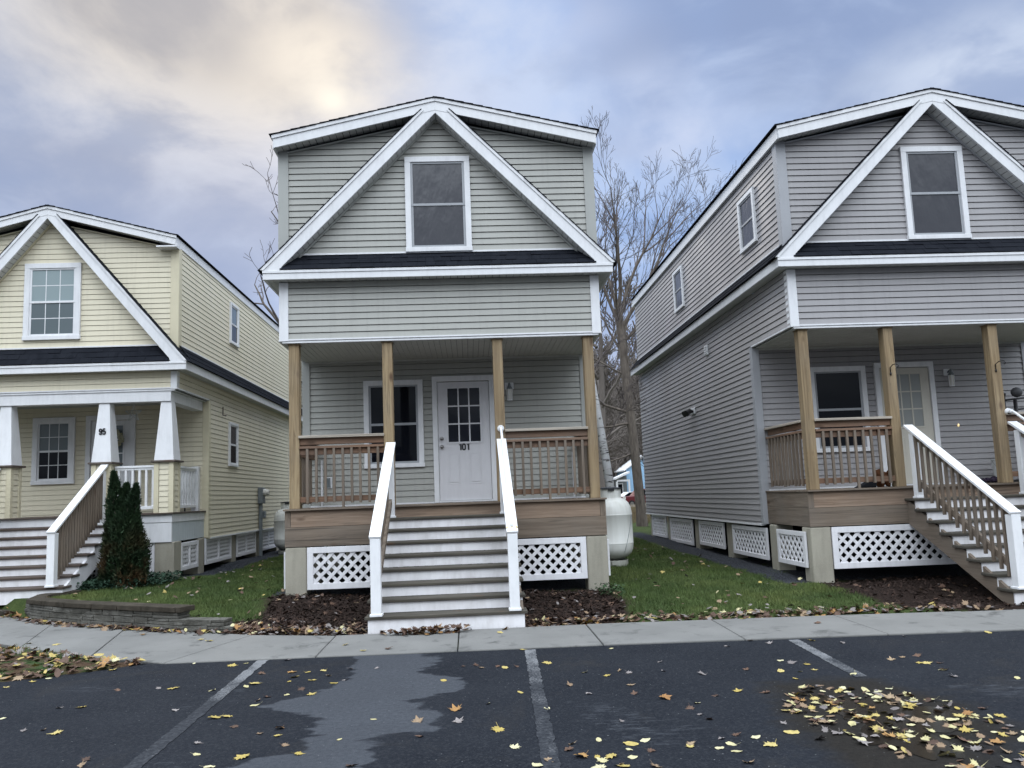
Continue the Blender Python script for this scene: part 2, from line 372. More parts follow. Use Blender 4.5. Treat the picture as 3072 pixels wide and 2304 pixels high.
def siding(mb, pl, poly, z0, pitch=.0968, lip=.017, groove=None):
    groove = groove or GROOVE; lip = lip if groove > .007 else .013
    zmin = min(p[1] for p in poly); zmax = max(p[1] for p in poly)
    i = math.floor((zmin-z0)/pitch)
    while z0+i*pitch < zmax-1e-6:
        a = z0+i*pitch; b = a+pitch; g = b-groove
        q = clipz(clipz(poly, a, True), g, False)
        nf = lambda z: lip-(lip-.004)*(z-a)/(pitch-groove)
        if len(q) >= 3:
            k = len(mb.v); mb.v.extend([pl.p(u, z, nf(z)) for u, z in q]); mb.f.append(tuple(range(k, k+len(q))))
            us = [u for u, z in q if abs(z-a) < 1e-4]
            if len(us) >= 2:
                u0, u1 = min(us), max(us); mb.add([pl.p(u0, a, nf(a)), pl.p(u1, a, nf(a)), pl.p(u1, a, -.020), pl.p(u0, a, -.020)], [(0, 1, 2, 3)])
            us = [u for u, z in q if abs(z-g) < 1e-4]
            if len(us) >= 2:
                u0, u1 = min(us), max(us); mb.add([pl.p(u0, g, nf(g)), pl.p(u1, g, nf(g)), pl.p(u1, g, -.020), pl.p(u0, g, -.020)], [(0, 1, 2, 3)])
        q = clipz(clipz(poly, g, True), b, False)
        if len(q) >= 3:
            k = len(mb.v); mb.v.extend([pl.p(u, z, -.020) for u, z in q]); mb.f.append(tuple(range(k, k+len(q))))
        i += 1
def window(root, pl, u0, u1, z0, z1, gt, gb, trim=.085, grid=None, sash=SASH, frame=WHITE, sashw=.035, split=.5):
    f = MB(); n0, n1 = .006, .05
    pl.box(f, u0, u1, z1-trim, z1, n0, n1); pl.box(f, u0-.008, u1+.008, z0, z0+trim*.8, n0, n1+.006)
    pl.box(f, u0, u0+trim, z0+trim*.8, z1-trim, n0, n1); pl.box(f, u1-trim, u1, z0+trim*.8, z1-trim, n0, n1)
    # inner stop step
    a0, a1, b0, b1 = u0+trim, u1-trim, z0+trim*.8, z1-trim
    fo = f.build('window', frame, root, bevel=.004)
    zm = b0+(b1-b0)*split; s = MB()
    for zz0, zz1, n in ((zm-.02, b1, .034), (b0, zm+.02, .027)):
        pl.box(s, a0, a1, zz1-sashw*.8, zz1, .02, n); pl.box(s, a0, a1, zz0, zz0+sashw, .02, n)
        pl.box(s, a0, a0+sashw, zz0+sashw, zz1-sashw*.8, .02, n); pl.box(s, a1-sashw, a1, zz0+sashw, zz1-sashw*.8, .02, n)
    if grid:
        gx, gz = grid
        for zz0, zz1 in ((zm+.015, b1-sashw*.8), (b0+sashw, zm-.015)):
            for i in range(1, gx): uu = a0+sashw+(a1-a0-2*sashw)*i/gx; pl.box(s, uu-.007, uu+.007, zz0, zz1, .0218, .0235)
            for i in range(1, gz): zz = zz0+(zz1-zz0)*i/gz; pl.box(s, a0+sashw, a1-sashw, zz-.007, zz+.007, .0216, .0233)
    s.build('sash', sash, fo)
    for zz0, zz1, gm in ((zm, b1-.004, gt), (b0+.004, zm, gb)):
        p = MB(); pl.box(p, a0+.004, a1-.004, zz0, zz1, .0195, .0212); p.build('pane', gm, fo)
    return fo
def arc2(cx, cy, rx, ry, a0, a1, n=14): return [(cx+rx*math.cos(R(a0+(a1-a0)*i/n)), cy+ry*math.sin(R(a0+(a1-a0)*i/n))) for i in range(n+1)]
GLYPH = {'1': [[(.16, .80), (.42, .94), (.42, 0)]], '0': [arc2(.30, .70, .21, .22, 0, 180)+arc2(.30, .30, .21, .22, 180, 360)+[(.51, .70)]],
         '9': [arc2(.30, .68, .21, .24, -8, 352)+[(.51, .70), (.51, .32)]+arc2(.30, .30, .21, .22, 0, -165)], '5': [[(.50, .94), (.14, .94), (.12, .54)]+arc2(.30, .34, .21, .26, 140, -155)]}
def text_mesh(name, body, pl, u0, u1, z0, z1, n, mat, parent, st=.25):
    # house numbers as flat condensed strokes
    mb = MB(); w = (u1-u0)/len(body); H = z1-z0; kx = w/.62
    for i, ch in enumerate(body):
        for path in GLYPH[ch]:
            P = [Vector((u0+w*i+x*kx, z0+y*H)) for x, y in path]; L, Rr = [], []
            for j in range(len(P)):
                d = (P[min(j+1, len(P)-1)]-P[max(j-1, 0)]).normalized(); q = Vector((-d.y, d.x))*st*w/.62*.5
                if len(path) <= 3 and 0 < j < len(P)-1: q *= 1.2
                L.append(P[j]+q); Rr.append(P[j]-q)
            for j in range(len(P)-1):
                mb.prism([tuple(L[j]), tuple(Rr[j]), tuple(Rr[j+1]), tuple(L[j+1])], lambda u, z: pl.p(u, z, n), lambda u, z: pl.p(u, z, n+.003))
    return mb.build(name, mat, parent)
def door(root, pl, u0, u1, z0, z1, mat, glm, number=None, cas=.09):
    d = MB(); pl.box(d, u0, u1, z0, z1, .01, .028)
    W = u1-u0; H = z1-z0
    # raised panels: two at the bottom, frame round the lights
    for a, b in ((.17, .41), (.58, .82)):
        x0, x1, y0, y1 = u0+W*a, u0+W*b, z0+H*.135, z0+H*.395
        for k, nn in ((0, .032), (.035, .036)):
            if k == 0:
                pl.box(d, x0, x1, y1-.014, y1, .028, nn); pl.box(d, x0, x1, y0, y0+.014, .028, nn); pl.box(d, x0, x0+.014, y0+.014, y1-.014, .028, nn); pl.box(d, x1-.014, x1, y0+.014, y1-.014, .028, nn)
            else: pl.box(d, x0+k, x1-k, y0+k, y1-k, .028, nn)
    g0, g1, h0, h1 = u0+W*.195, u0+W*.815, z0+H*.49, z0+H*.945
    t = .03
    pl.box(d, g0-t, g1+t, h1, h1+t, .028, .04); pl.box(d, g0-t, g1+t, h0-t, h0, .028, .04); pl.box(d, g0-t, g0, h0, h1, .028, .04); pl.box(d, g1, g1+t, h0, h1, .028, .04)
    do = d.build('door', mat, root, bevel=.003)
    f = MB(); pl.box(f, u0-cas, u1+cas, z1+.012, z1+.012+cas, .004, .055); pl.box(f, u0-cas, u0-.006, z0-.03, z1+.012, .004, .055); pl.box(f, u1+.006, u1+cas, z0-.03, z1+.012, .004, .055)
    pl.box(f, u0-.006, u1+.006, z0-.03, z0-.005, .004, .07)
    f.build('door_frame', WHITE, do, bevel=.004)
    p = MB(); pl.box(p, g0, g1, h0, h1, .029, .031); p.build('pane', glm, do)
    mu = MB()
    for i in (1, 2):
        u = g0+(g1-g0)*i/3; pl.box(mu, u-.011, u+.011, h0, h1, .031, .038)
        z = h0+(h1-h0)*i/3; pl.box(mu, g0, g1, z-.011, z+.011, .0308, .0375)
    mu.build('muntin', mat, do)
    for z in (z0+H*.522, z0+H*.452):
        k = MB(); c = Vector(pl.p(u0+.055, z, .028)); nrm = pl.n
        k.tube([c, c+nrm*.02, c+nrm*.03, c+nrm*.06, c+nrm*.068], [.032, .03, .02, .028, .012], 14); k.build('knob', STEEL, do, smooth=True)
    if number: text_mesh('house_number', number, pl, u0+W*.375, u0+W*.60, z0+H*.418, z0+H*.473, .0285, BLACK, do)
    return do
def ribbed(mb, a, b, y0, y1, th=.012, rw=.105, gap=.007):
    # strips along the segment a->b in the xz plane, each running from y0 to y1; underside on the segment
    ax, az = a; bx, bz = b; L = math.hypot(bx-ax, bz-az); n = max(1, round(L/rw)); dx, dz = (bx-ax)/L, (bz-az)/L; nx, nz = -dz, dx
    if nz < 0: nx, nz = -nx, -nz
    for i in range(n):
        s0 = L*i/n+gap/2; s1 = L*(i+1)/n-gap/2
        mb.xz([(ax+dx*s0, az+dz*s0), (ax+dx*s1, az+dz*s1), (ax+dx*s1+nx*th, az+dz*s1+nz*th), (ax+dx*s0+nx*th, az+dz*s0+nz*th)], y0, y1)
def lattice(root, pl, u0, u1, z0, z1, fr=.085, diag=True, n=0., mid=None, cut=None):
    f = MB(); t0, t1 = n, n+.035
    pl.box(f, u0, u1, z1-fr, z1, t0, t1); pl.box(f, u0, u1, z0, z0+fr, t0, t1); pl.box(f, u0, u0+fr, z0+fr, z1-fr, t0, t1); pl.box(f, u1-fr, u1, z0+fr, z1-fr, t0, t1)
    if mid: pl.box(f, (u0+u1)/2-mid/2, (u0+u1)/2+mid/2, z0+fr, z1-fr, t0, t1)
    o = f.build('lattice_panel', LATT, root, bevel=.003)
    a0, a1, b0, b1 = u0+fr-.01, u1-fr+.01, z0+fr-.01, z1-fr+.01; rect = [(a0, b0), (a1, b0), (a1, b1), (a0, b1)]
    s = MB(); r = 2**-.5
    if diag:
        sp, wd = .1075, .046
        for sg, na, nb in ((1, n+.004, n+.011), (-1, n+.012, n+.019)):
            # strips where (x*r + sg*z*r) in [k*sp-w/2, k*sp+w/2]
            cs = [x*r+sg*z*r for x, z in rect]; k = math.floor(min(cs)/sp)
            while k*sp < max(cs)+sp:
                q = clipline(clipline(rect, r, sg*r, k*sp+wd/2), -r, -sg*r, -(k*sp-wd/2))
                if len(q) >= 3: s.prism(q, lambda u, z: pl.p(u, z, na), lambda u, z: pl.p(u, z, nb))
                k += 1
    else:
        sp, wd = .078, .038; k = 0
        while a0+k*sp < a1: pl.box(s, a0+k*sp, min(a1, a0+k*sp+wd), b0, b1, n+.004, n+.011); k += 1
        k = 0
        while b0+k*sp < b1: pl.box(s, a0, a1, b0+k*sp, min(b1, b0+k*sp+wd), n+.012, n+.019); k += 1
    s.build('lattice', LATT, o)
def gable_roof_slab(root, hw2, ztop_edge, ztop_apex, y0, y1, th=.03):
    # low slope upper roof shingles as overlapping courses, stepped at the rake
    s = MB(); slope = (ztop_apex-ztop_edge)/hw2; L = math.hypot(hw2, ztop_apex-ztop_edge); n = round(L/.145); ca, sa = hw2/L, (ztop_apex-ztop_edge)/L
    for sg in (1, -1):
        for i in range(n):
            d0 = L*(i-.6)/n if i else -.03; d1 = L*(i+1)/n+random.uniform(-.004, .004)  # from the ridge outwards
            if i == n-1: d1 = L+.03
            o0 = .006; o1 = .020
            def P(d, o): return (sg*(d*ca+o*sa), ztop_apex-d*sa+o*ca)
            q = [P(d0, -.012 if i == 0 else o0-.006), P(d1, o1-.012), P(d1, o1), P(d0, o0)]
            s.xz(q if sg > 0 else q[::-1], y0-random.uniform(.0, .012), y1)
    s.build('roof_shingles', SHING, root)
def shell(root, P):
    hw, Ln = P['hw'], P['len']; sid, trimm = P['sid'], P['trim']
    zE0, zE1, zSk, zUe, zUa = P['zE0'], P['zE1'], P['zSk'], P['zUe'], P['zUa']     # eave fascia bottom/top, skirt top at the wall, soffit line at the edge and apex
    zfe0, zfe1, zfa, hf = P['zfe0'], P['zfe1'], P['zfa'], P['hf']                   # upper fascia bottom/top at edge, top at apex, half width
    he, yB, zC, zFb, zSb = P['he'], P['yB'], P['zC'], P['zFb'], P['zSb']
    OV = P.get('ov', .2); pitch_ = P.get('pitch', .0968)
    FR = PL((0, 0, 0), (1, 0, 0), (0, -1, 0)); BK = PL((0, yB, 0), (1, 0, 0), (0, -1, 0))
    RS = PL((hw, 0, 0), (0, 1, 0), (1, 0, 0)); LS = PL((-hw, 0, 0), (0, 1, 0), (-1, 0, 0)); RE = PL((0, Ln, 0), (1, 0, 0), (0, 1, 0))
    # --- siding: porch beam band, gable, porch back wall, sides, rear
    cb = P.get('cb', .122)
    a = MB(); siding(a, FR, [(-hw+cb, zFb), (hw-cb, zFb), (hw-cb, zE0+.01), (-hw+cb, zE0+.01)], zFb+.022, pitch_); a.build('beam_siding', sid, root)
    a = MB(); UF = PL((0, .02, 0), (1, 0, 0), (0, -1, 0)); e = .13
    se = (zUa-zUe)/hw
    siding(a, UF, [(-hw+e, zE1), (hw-e, zE1), (hw-e, zUe+e*se), (0, zUa), (-hw+e, zUe+e*se)], zSk+.02, pitch_); a.build('gable_siding', sid, root)
    c = .1
    a = MB(); siding(a, BK, [(-hw+c, 1.36), (hw-c, 1.36), (hw-c, zC+.02), (-hw+c, zC+.02)], 1.45, pitch_); a.build('porch_siding', sid, root)
    for sg, SP in ((1, RS), (-1, LS)):
        if P.get('only') and sg != P['only']: 
            pass
        a = MB()
        siding(a, SP, [(.0, zFb), (yB, zFb), (yB, zE0+.01), (.0, zE0+.01)], zFb+.022, pitch_)
        siding(a, SP, [(yB+c, zSb), (Ln, zSb), (Ln, zE0+.01), (yB+c, zE0+.01)], zFb+.022, pitch_)
        siding(a, SP, [(yB, zFb), (yB+c, zFb), (yB+c, zE0+.01), (yB, zE0+.01)], zFb+.022, pitch_)
        siding(a, SP, [(.14, zE1), (Ln, zE1), (Ln, zUe+.03), (.14, zUe+.03)], zSk+.02, pitch_)
        a.build('side_siding', sid, root)
        k = MB(); SP.box(k, .0, yB, zFb-.012, zFb+.014, -.02, .026); SP.box(k, yB+c, Ln, zSb-.03, zSb, -.02, .028); k.build('starter_trim', WHITE, root)
    a = MB(); siding(a, RE, [(-hw, zSb), (hw, zSb), (hw, zUe), (0, zUa), (-hw, zUe)], zFb, pitch_); a.build('rear_siding', sid, root)
    # --- corner boards
    for sg in (1, -1):
        k = MB(); x0, x1 = sorted((sg*(hw+.012), sg*(hw-cb))); k.box(x0, x1, -.03, .0, zFb-.01, zE0); 
        x0, x1 = sorted((sg*(hw+.012), sg*(hw-.02))); k.box(x0, x1, .0, .10, zFb-.01, zE0); k.build('corner_board', WHITE, root, bevel=.003)
        k = MB(); x0, x1 = sorted((sg*(hw+.024), sg*(hw-e))); k.box(x0, x1, -.012, .02, zE1, zUe+.04); x0, x1 = sorted((sg*(hw+.024), sg*(hw-.02))); k.box(x0, x1, .02, .14, zE1, zUe+.02); k.build('corner_board', trimm, root, bevel=.003)
        k = MB(); x0, x1 = sorted((sg*(hw+.024), sg*(hw-c))); k.box(x0, x1, yB-.028, yB, zSb, zC+.02); x0, x1 = sorted((sg*(hw+.024), sg*(hw-.02))); k.box(x0, x1, yB, yB+c, zSb-.02, zFb); k.build('corner_board', trimm, root, bevel=.003)
    # --- trims on the front
    k = MB(); k.box(-hw+cb, hw-cb, -.028, .0, zFb, zFb+.022); k.box(-hw+.03, hw-.03, -.018, .05, zFb-.036, zFb-.012); k.box(-hw+e, hw-e, -.012, .02, zSk-.004, zSk+.022)
    k.box(-hw+.012, hw-.012, -.008, yB, zFb-.012, zFb-.001); k.build('band_trim', WHITE, root)
    # --- porch ceiling, beadboard running front to back
    k = MB(); ribbed(k, (-hw+.03, zC), (hw-.03, zC), .052, yB-.03, rw=.085, gap=.006); k.build('porch_ceiling', CEIL, root)
    k = MB(); k.box(-hw+.03, hw-.03, .052, yB, zC+.014, zC+.03); k.build('ceiling_backing', SOFFB, root)
    k = MB(); k.box(-hw+c, hw-c, yB-.04, yB-.02, zC-.03, zC); k.build('ceiling_mould', CEIL, root)
    # --- lower eave: soffit, fascias, skirt roofs
    k = MB(); ribbed(k, (-he+.02, zE0+.012), (he-.02, zE0+.012), -OV+.03, .0, gap=.008)
    for sg in (1, -1):
        n = round(Ln/.105)
        for i in range(n): x0, x1 = sorted((sg*hw, sg*(he-.03))); k.box(x0, x1, Ln*i/n+.004, Ln*(i+1)/n-.004, zE0+.012, zE0+.024)
    k.build('soffit', SOFF, root)
    k = MB(); k.box(-he+.02, he-.02, -OV+.03, .0, zE0+.026, zE0+.04)
    for sg in (1, -1): x0, x1 = sorted((sg*hw, sg*(he-.03))); k.box(x0, x1, .0, Ln+.15, zE0+.026, zE0+.04)
    k.build('soffit_backing', SOFFB, root)
    k = MB(); k.box(-he, he, -OV, -OV+.03, zE0, zE1); k.box(-he-.006, he+.006, -OV-.012, -OV, zE1-.045, zE1-.004); k.build('fascia', WHITE, root, bevel=.003)
    for sg in (1, -1):
        x0, x1 = sorted((sg*(he-.03), sg*he)); k = MB(); k.box(x0, x1, -OV+.03, Ln+.15, zE0, zE1); k.build('fascia', WHITE, root, bevel=.003)
    # front skirt roof in three shingle courses; gapped tabs
    sk = MB(); y0, z0, y1, z1 = -OV-.014, zE1+.004, .018, zSk; nc = 3
    for i in range(nc):
        t0, t1 = i/nc, min(1, (i+1.25)/nc); x = -he+.26 if False else -P['skx']
        while x < P['skx']:
            wd = random.uniform(.11, .24); x2 = min(P['skx'], x+wd); o = random.uniform(.007, .017)
            ya, za = y0+(y1-y0)*t0, z0+(z1-z0)*t0; yb, zb = y0+(y1-y0)*t1, z0+(z1-z0)*t1
            ny, nz = -(z1-z0), (y1-y0); q = math.hypot(ny, nz); ny, nz = ny/q, nz/q
            sk.yz([(ya, za), (yb, zb), (yb+ny*.003, zb+nz*.003), (ya+ny*o, za+nz*o)], x+.002, x2-.001); x = x2
    sk.build('skirt_roof', SHING, root)
    for sg in (1, -1):
        sk = MB(); x0, zz0, x1, zz1 = he+.03, zE1+.0, hw+.02, zSk
        for i in range(nc):
            t0, t1 = i/nc, min(1, (i+1.25)/nc); o = .014
            xa, za = x0+(x1-x0)*t0, zz0+(zz1-zz0)*t0; xb, zb = x0+(x1-x0)*t1, zz0+(zz1-zz0)*t1
            q = [(sg*xa, za), (sg*xb, zb), (sg*(xb+.003), zb+.003), (sg*(xa+o*.7), za+o*.7)]
            y = .03
            while y < Ln+.15:
                y2 = min(Ln+.15, y+random.uniform(.25, .5)); sk.xz(q if sg < 0 else q[::-1], y, y2-.002); y = y2
        sk.build('skirt_roof', SHING, root)
        SP = RS if sg > 0 else LS
        k = MB(); SP.box(k, .14, Ln, zSk-.004, zSk+.022, .0, .026); k.build('flashing', WHITE, root)
    # --- the A: rake boards, their soffits and the strip of roof on them
    ai, ao_x, ao_z, tx, tz = P['Ai'], P['Aox'], P['Aoz'], P['tx'], P['tz']      # inner apex z; outer line start; tip
    ix, iz = P['ix'], P['iz']
    for sg in (1, -1):
        so_ = (ao_z-tz)/(tx-ao_x)
        poly = [(0, ai), (ix, iz), (ix+.02, zE1-.004), (he+.0, zE1-.004), (tx, tz), (ao_x, ao_z), (0, ao_z+so_*ao_x*.0+.02)]
        q = [(sg*a_, b_) for a_, b_ in poly]
        k = MB(); k.xz(q if sg < 0 else q[::-1], -OV-.004, -OV+.028)
        # raised crown strip along the outer edge
        cr = [(ao_x, ao_z), (tx, tz), (tx-.05, tz-.012), (ao_x-.055, ao_z-.0)]; q = [(sg*a_, b_) for a_, b_ in cr]
        k.xz(q if sg < 0 else q[::-1], -OV-.018, -OV-.004)
        x0, x1 = sorted((sg*(he-.001), sg*tx)); 
        k.build('rake_board', WHITE, root, bevel=.003)
        k = MB(); ribbed(k, (0, ai-.0), (sg*ix, iz), -OV+.028, .03, gap=.01); k.build('rake_soffit', SOFF, root)
        k = MB(); q = [(0, ai+.03), (sg*ix, iz+.03), (sg*(ix+.1), iz+.03), (sg*(tx-.04), tz), (sg*ao_x, ao_z-.06), (0, ao_z-.03)]
        k.xz(q if sg < 0 else q[::-1], -OV+.028, .018); k.build('rake_core', SOFFB, root)
        # J-trim at the foot of the soffit
        k = MB(); k.beam((0, -.01, ai-.012), (sg*ix*.985, -.01, iz+.0), .03, .02); k.build('rake_trim', trimm, root)
        s = MB(); Lr = math.hypot(tx-ao_x, ao_z-tz); n = round(Lr/.14); dx, dz = (tx-ao_x)/Lr, -(ao_z-tz)/Lr; nx, nz = -dz, dx
        for i in range(n):
            d0 = Lr*i/n-.03; d1 = Lr*(i+1)/n+.006
            if i == n-1: d1 = Lr+.03
            q = [(ao_x+dx*d0, ao_z+dz*d0), (ao_x+dx*d1, ao_z+dz*d1), (ao_x+dx*d1+nx*.016, ao_z+dz*d1+nz*.016), (ao_x+dx*d0+nx*.007, ao_z+dz*d0+nz*.007)]
            q = [(sg*a_, b_) for a_, b_ in q]; s.xz(q if sg < 0 else q[::-1], -OV-.02-random.uniform(0, .01), .03)
        s.build('rake_shingles', SHING, root)
    # --- upper roof: fascia boards, soffit, eave fascia, shingles
    sl_ = (zfa-zfe1)/hf; th = zfe1-zfe0
    for sg in (1, -1):
        q = [(0, zfa), (sg*hf, zfe1), (sg*hf*.993, zfe0), (0, zfa-th)]
        k = MB(); k.xz(q if sg < 0 else q[::-1], -OV-.008, -OV+.024)
        q = [(0, zfa+.012), (sg*(hf+.012), zfe1+.01), (sg*(hf+.006), zfe1-.042), (0, zfa-.042)]
        k.xz(q if sg < 0 else q[::-1], -OV-.024, -OV-.008); k.build('rake_fascia', WHITE, root, bevel=.003)
        k = MB(); ribbed(k, (sg*hf*.99, zfe0+.016), (0, zfa-th+.016), -OV+.024, .03, gap=.01); k.build('rake_soffit', SOFF, root)
        q = [(0, zfa-.03), (sg*hf*.985, zfe1-.03), (sg*hf*.985, zfe0+.035), (0, zfa-th+.035)]
        k = MB(); k.xz(q if sg < 0 else q[::-1], -OV+.024, Ln+.15); k.build('roof_core', SOFFB, root)
        k = MB(); x0, x1 = sorted((sg*hf*.985, sg*(hf))); k.box(x0, x1, -OV+.024, Ln+.15, zfe0, zfe1); k.build('eave_fascia', WHITE, root, bevel=.003)
        k = MB(); k.beam((0, -.005, zUa-.012), (sg*(hw-.1), -.005, zUe+.1*se-.012), .03, .022); k.build('soffit_trim', trimm, root)
    gable_roof_slab(root, hf+.012, zfe1+.012, zfa+.014, -OV-.03, Ln+.17)
    return dict(FR=FR, UF=UF, BK=BK, RS=RS, LS=LS)
def bar(mb, p, q, w, h): return mb.beam(p, q, w, h)
def flat_rail(root, xa, xb, y, lows, name='porch_rail', along='x', deck=1.42, tall=None):
    # weathered wood guard rail; root-local coords. xa..xb along the axis, other coordinate y
    g = MB()
    def bx(a, b, c0, c1, z0, z1): return g.box(a, b, c0, c1, z0, z1) if along == 'x' else g.box(c0, c1, a, b, z0, z1)
    bx(xa, xb, y-.02, y+.02, 2.345, 2.44); bx(xa, xb, y-.058, y+.03, 2.285, 2.322); bx(xa, xb, y-.02, y+.02, 2.195, 2.285)
    r = g.build(name, RAILW['x' if along == 'x' else 'y'], root, bevel=.004)
    c = MB(); g = c; bx(xa, xb, y-.02, y+.02, 1.508, 1.588); c.build('bottom_rail', RAILW['x' if along == 'x' else 'y'], r, bevel=.004)
    c = MB(); g = c; bx(xa-.01, xb+.01, y-.075, y+.065, 2.44, 2.478); c.build('rail_cap', CAPW['x' if along == 'x' else 'y'], r, bevel=.005)
    for i, q in enumerate(lows):
        b = MB(); g = b; j = random.uniform(-.004, .004); zb = 1.42 if tall == i else 1.490+random.uniform(-.012, .01)
        bx(q-.018+j, q+.018+j, y-.058, y-.021, zb, 2.284); b.build('baluster', GREYW['z'], r, bevel=.003)
    return r
def stair(root, x0, x1, y1, z1, n, run, rise, ybase, tread=TREADW, ext=.035, stringer=GREYW['y']):
    # y1,z1: nosing of the first tread below the deck; coordinates local
    st = MB(); 
    for i in range(n): st.box(x0+.04, x1-.04, y1-run*i+.03+.0, y1-run*i+run+.06, z1-rise*i-.30, z1-rise*i-.045)
    body = MB()
    for i in range(n):
        yb = y1-run*i+.03
        zlo = z1-rise*(i+1)+.002 if i < n-1 else ybase
        body.box(x0, x1, yb, yb+.022, zlo if i < n-1 else ybase, z1-rise*i-.038)
    o = body.build('stair', RISER, root, bevel=.002)
    for i in range(n):
        t = MB(); t.box(x0-ext, x1+ext, y1-run*i, y1-run*i+run+.028, z1-rise*i-.037+random.uniform(-.001, .001), z1-rise*i); t.build('tread', tread, o, bevel=.008)
    for x in (x0+.002, x1-.042):
        s = MB(); ya, za = y1+.25, z1-.02; yb, zb = y1-run*(n-1)+.05, z1-rise*(n-1)-.05
        s.yz([(ya, za), (ya, za-.36), (yb+.16, ybase), (yb, ybase), (yb, zb)], x, x+.04); s.build('stringer', stringer, o)
    return o
def stair_rail(root, x, yt, zt, yb, zb, newel_t, newel_b, mat=WHITE2, nb=14, bal=None, w=.138, side=1, lowext=.0):
    # sloped white cap on newels with wooden balusters
    sl = (zt-zb)/(yt-yb); o = MB()
    o.beam((x, yt, zt), (x, yb, zb), w, .036); r = o.build('stair_rail', mat, root, bevel=.005)
    for (ny, nz0), s_ in ((newel_t, .10), (newel_b, .118)):
        k = MB(); zt_ = zb+(ny-yb)*sl-.03; k.box(x-s_/2, x+s_/2, ny-s_/2, ny+s_/2, nz0, zt_-.02); k.box(x-s_/2-.014, x+s_/2+.014, ny-s_/2-.014, ny+s_/2+.014, nz0, nz0+.03)
        k.build('newel_post', mat, r, bevel=.006)
    k = MB(); yl, yh = newel_b[0]+.06, newel_t[0]-.05
    f = lambda y: zb+(y-yb)*sl
    k.beam((x, yh, f(yh)-.065), (x, yl, f(yl)-.065), .038, .085); k.beam((x, yh, f(yh)-.74), (x, yl, f(yl)-.74), .038, .085); k.build('sub_rail', GREYW['y'], r)
    for i in range(nb):
        y = yl+.05+(yh-yl-.1)*i/(nb-1); b = MB(); j = random.uniform(-.006, .006)
        b.box(x+side*.021-(.036 if side < 0 else 0), x+side*.021+(.036 if side > 0 else 0), y-.018+j, y+.018+j, f(y)-.86+random.uniform(-.01, .01)-lowext, f(y)-.03); b.build('baluster', bal or GREYW['z'], r, bevel=.003)
    return r
def wall_lamp(root, pl, u, z, bp=None):
    k = MB(); pl.box(k, u-.075, u+.075, z-.06, z+.06, .01, .03); lo = k.build('wall_lamp', WHITE, root, bevel=.012)
    k = MB(); c = Vector(pl.p(u, z, .03)); n = pl.n
    k.tube([c+Vector((0, 0, .0)), c+n*.05+Vector((0, 0, .03)), c+n*.085+Vector((0, 0, .01)), c+n*.085+Vector((0, 0, -.06))], [.014, .012, .012, .016], 8)
    cc = pl.p(u, 0, .115); k.lathe([(.004, z+.05), (.02, z+.035), (.024, z+.0), (.05, z-.05), (.052, z-.065)], (cc[0], cc[1]), 10); k.build('lamp_cap', GREYMET, lo, smooth=False)
    k = MB(); k.lathe([(.046, z-.066), (.040, z-.245), (.02, z-.258)], (cc[0], cc[1]), 6); k.build('lantern', CLEAR, lo)
    k = MB()
    for j in range(6): t = 2*math.pi*j/6; k.tube([(cc[0]+.048*math.cos(t), cc[1]+.048*math.sin(t), z-.06), (cc[0]+.042*math.cos(t), cc[1]+.042*math.sin(t), z-.25)], .0045, 5)
    k.lathe([(.046, z-.243), (.046, z-.258)], (cc[0], cc[1]), 6); k.build('lantern_frame', WHITE, lo)
    return lo
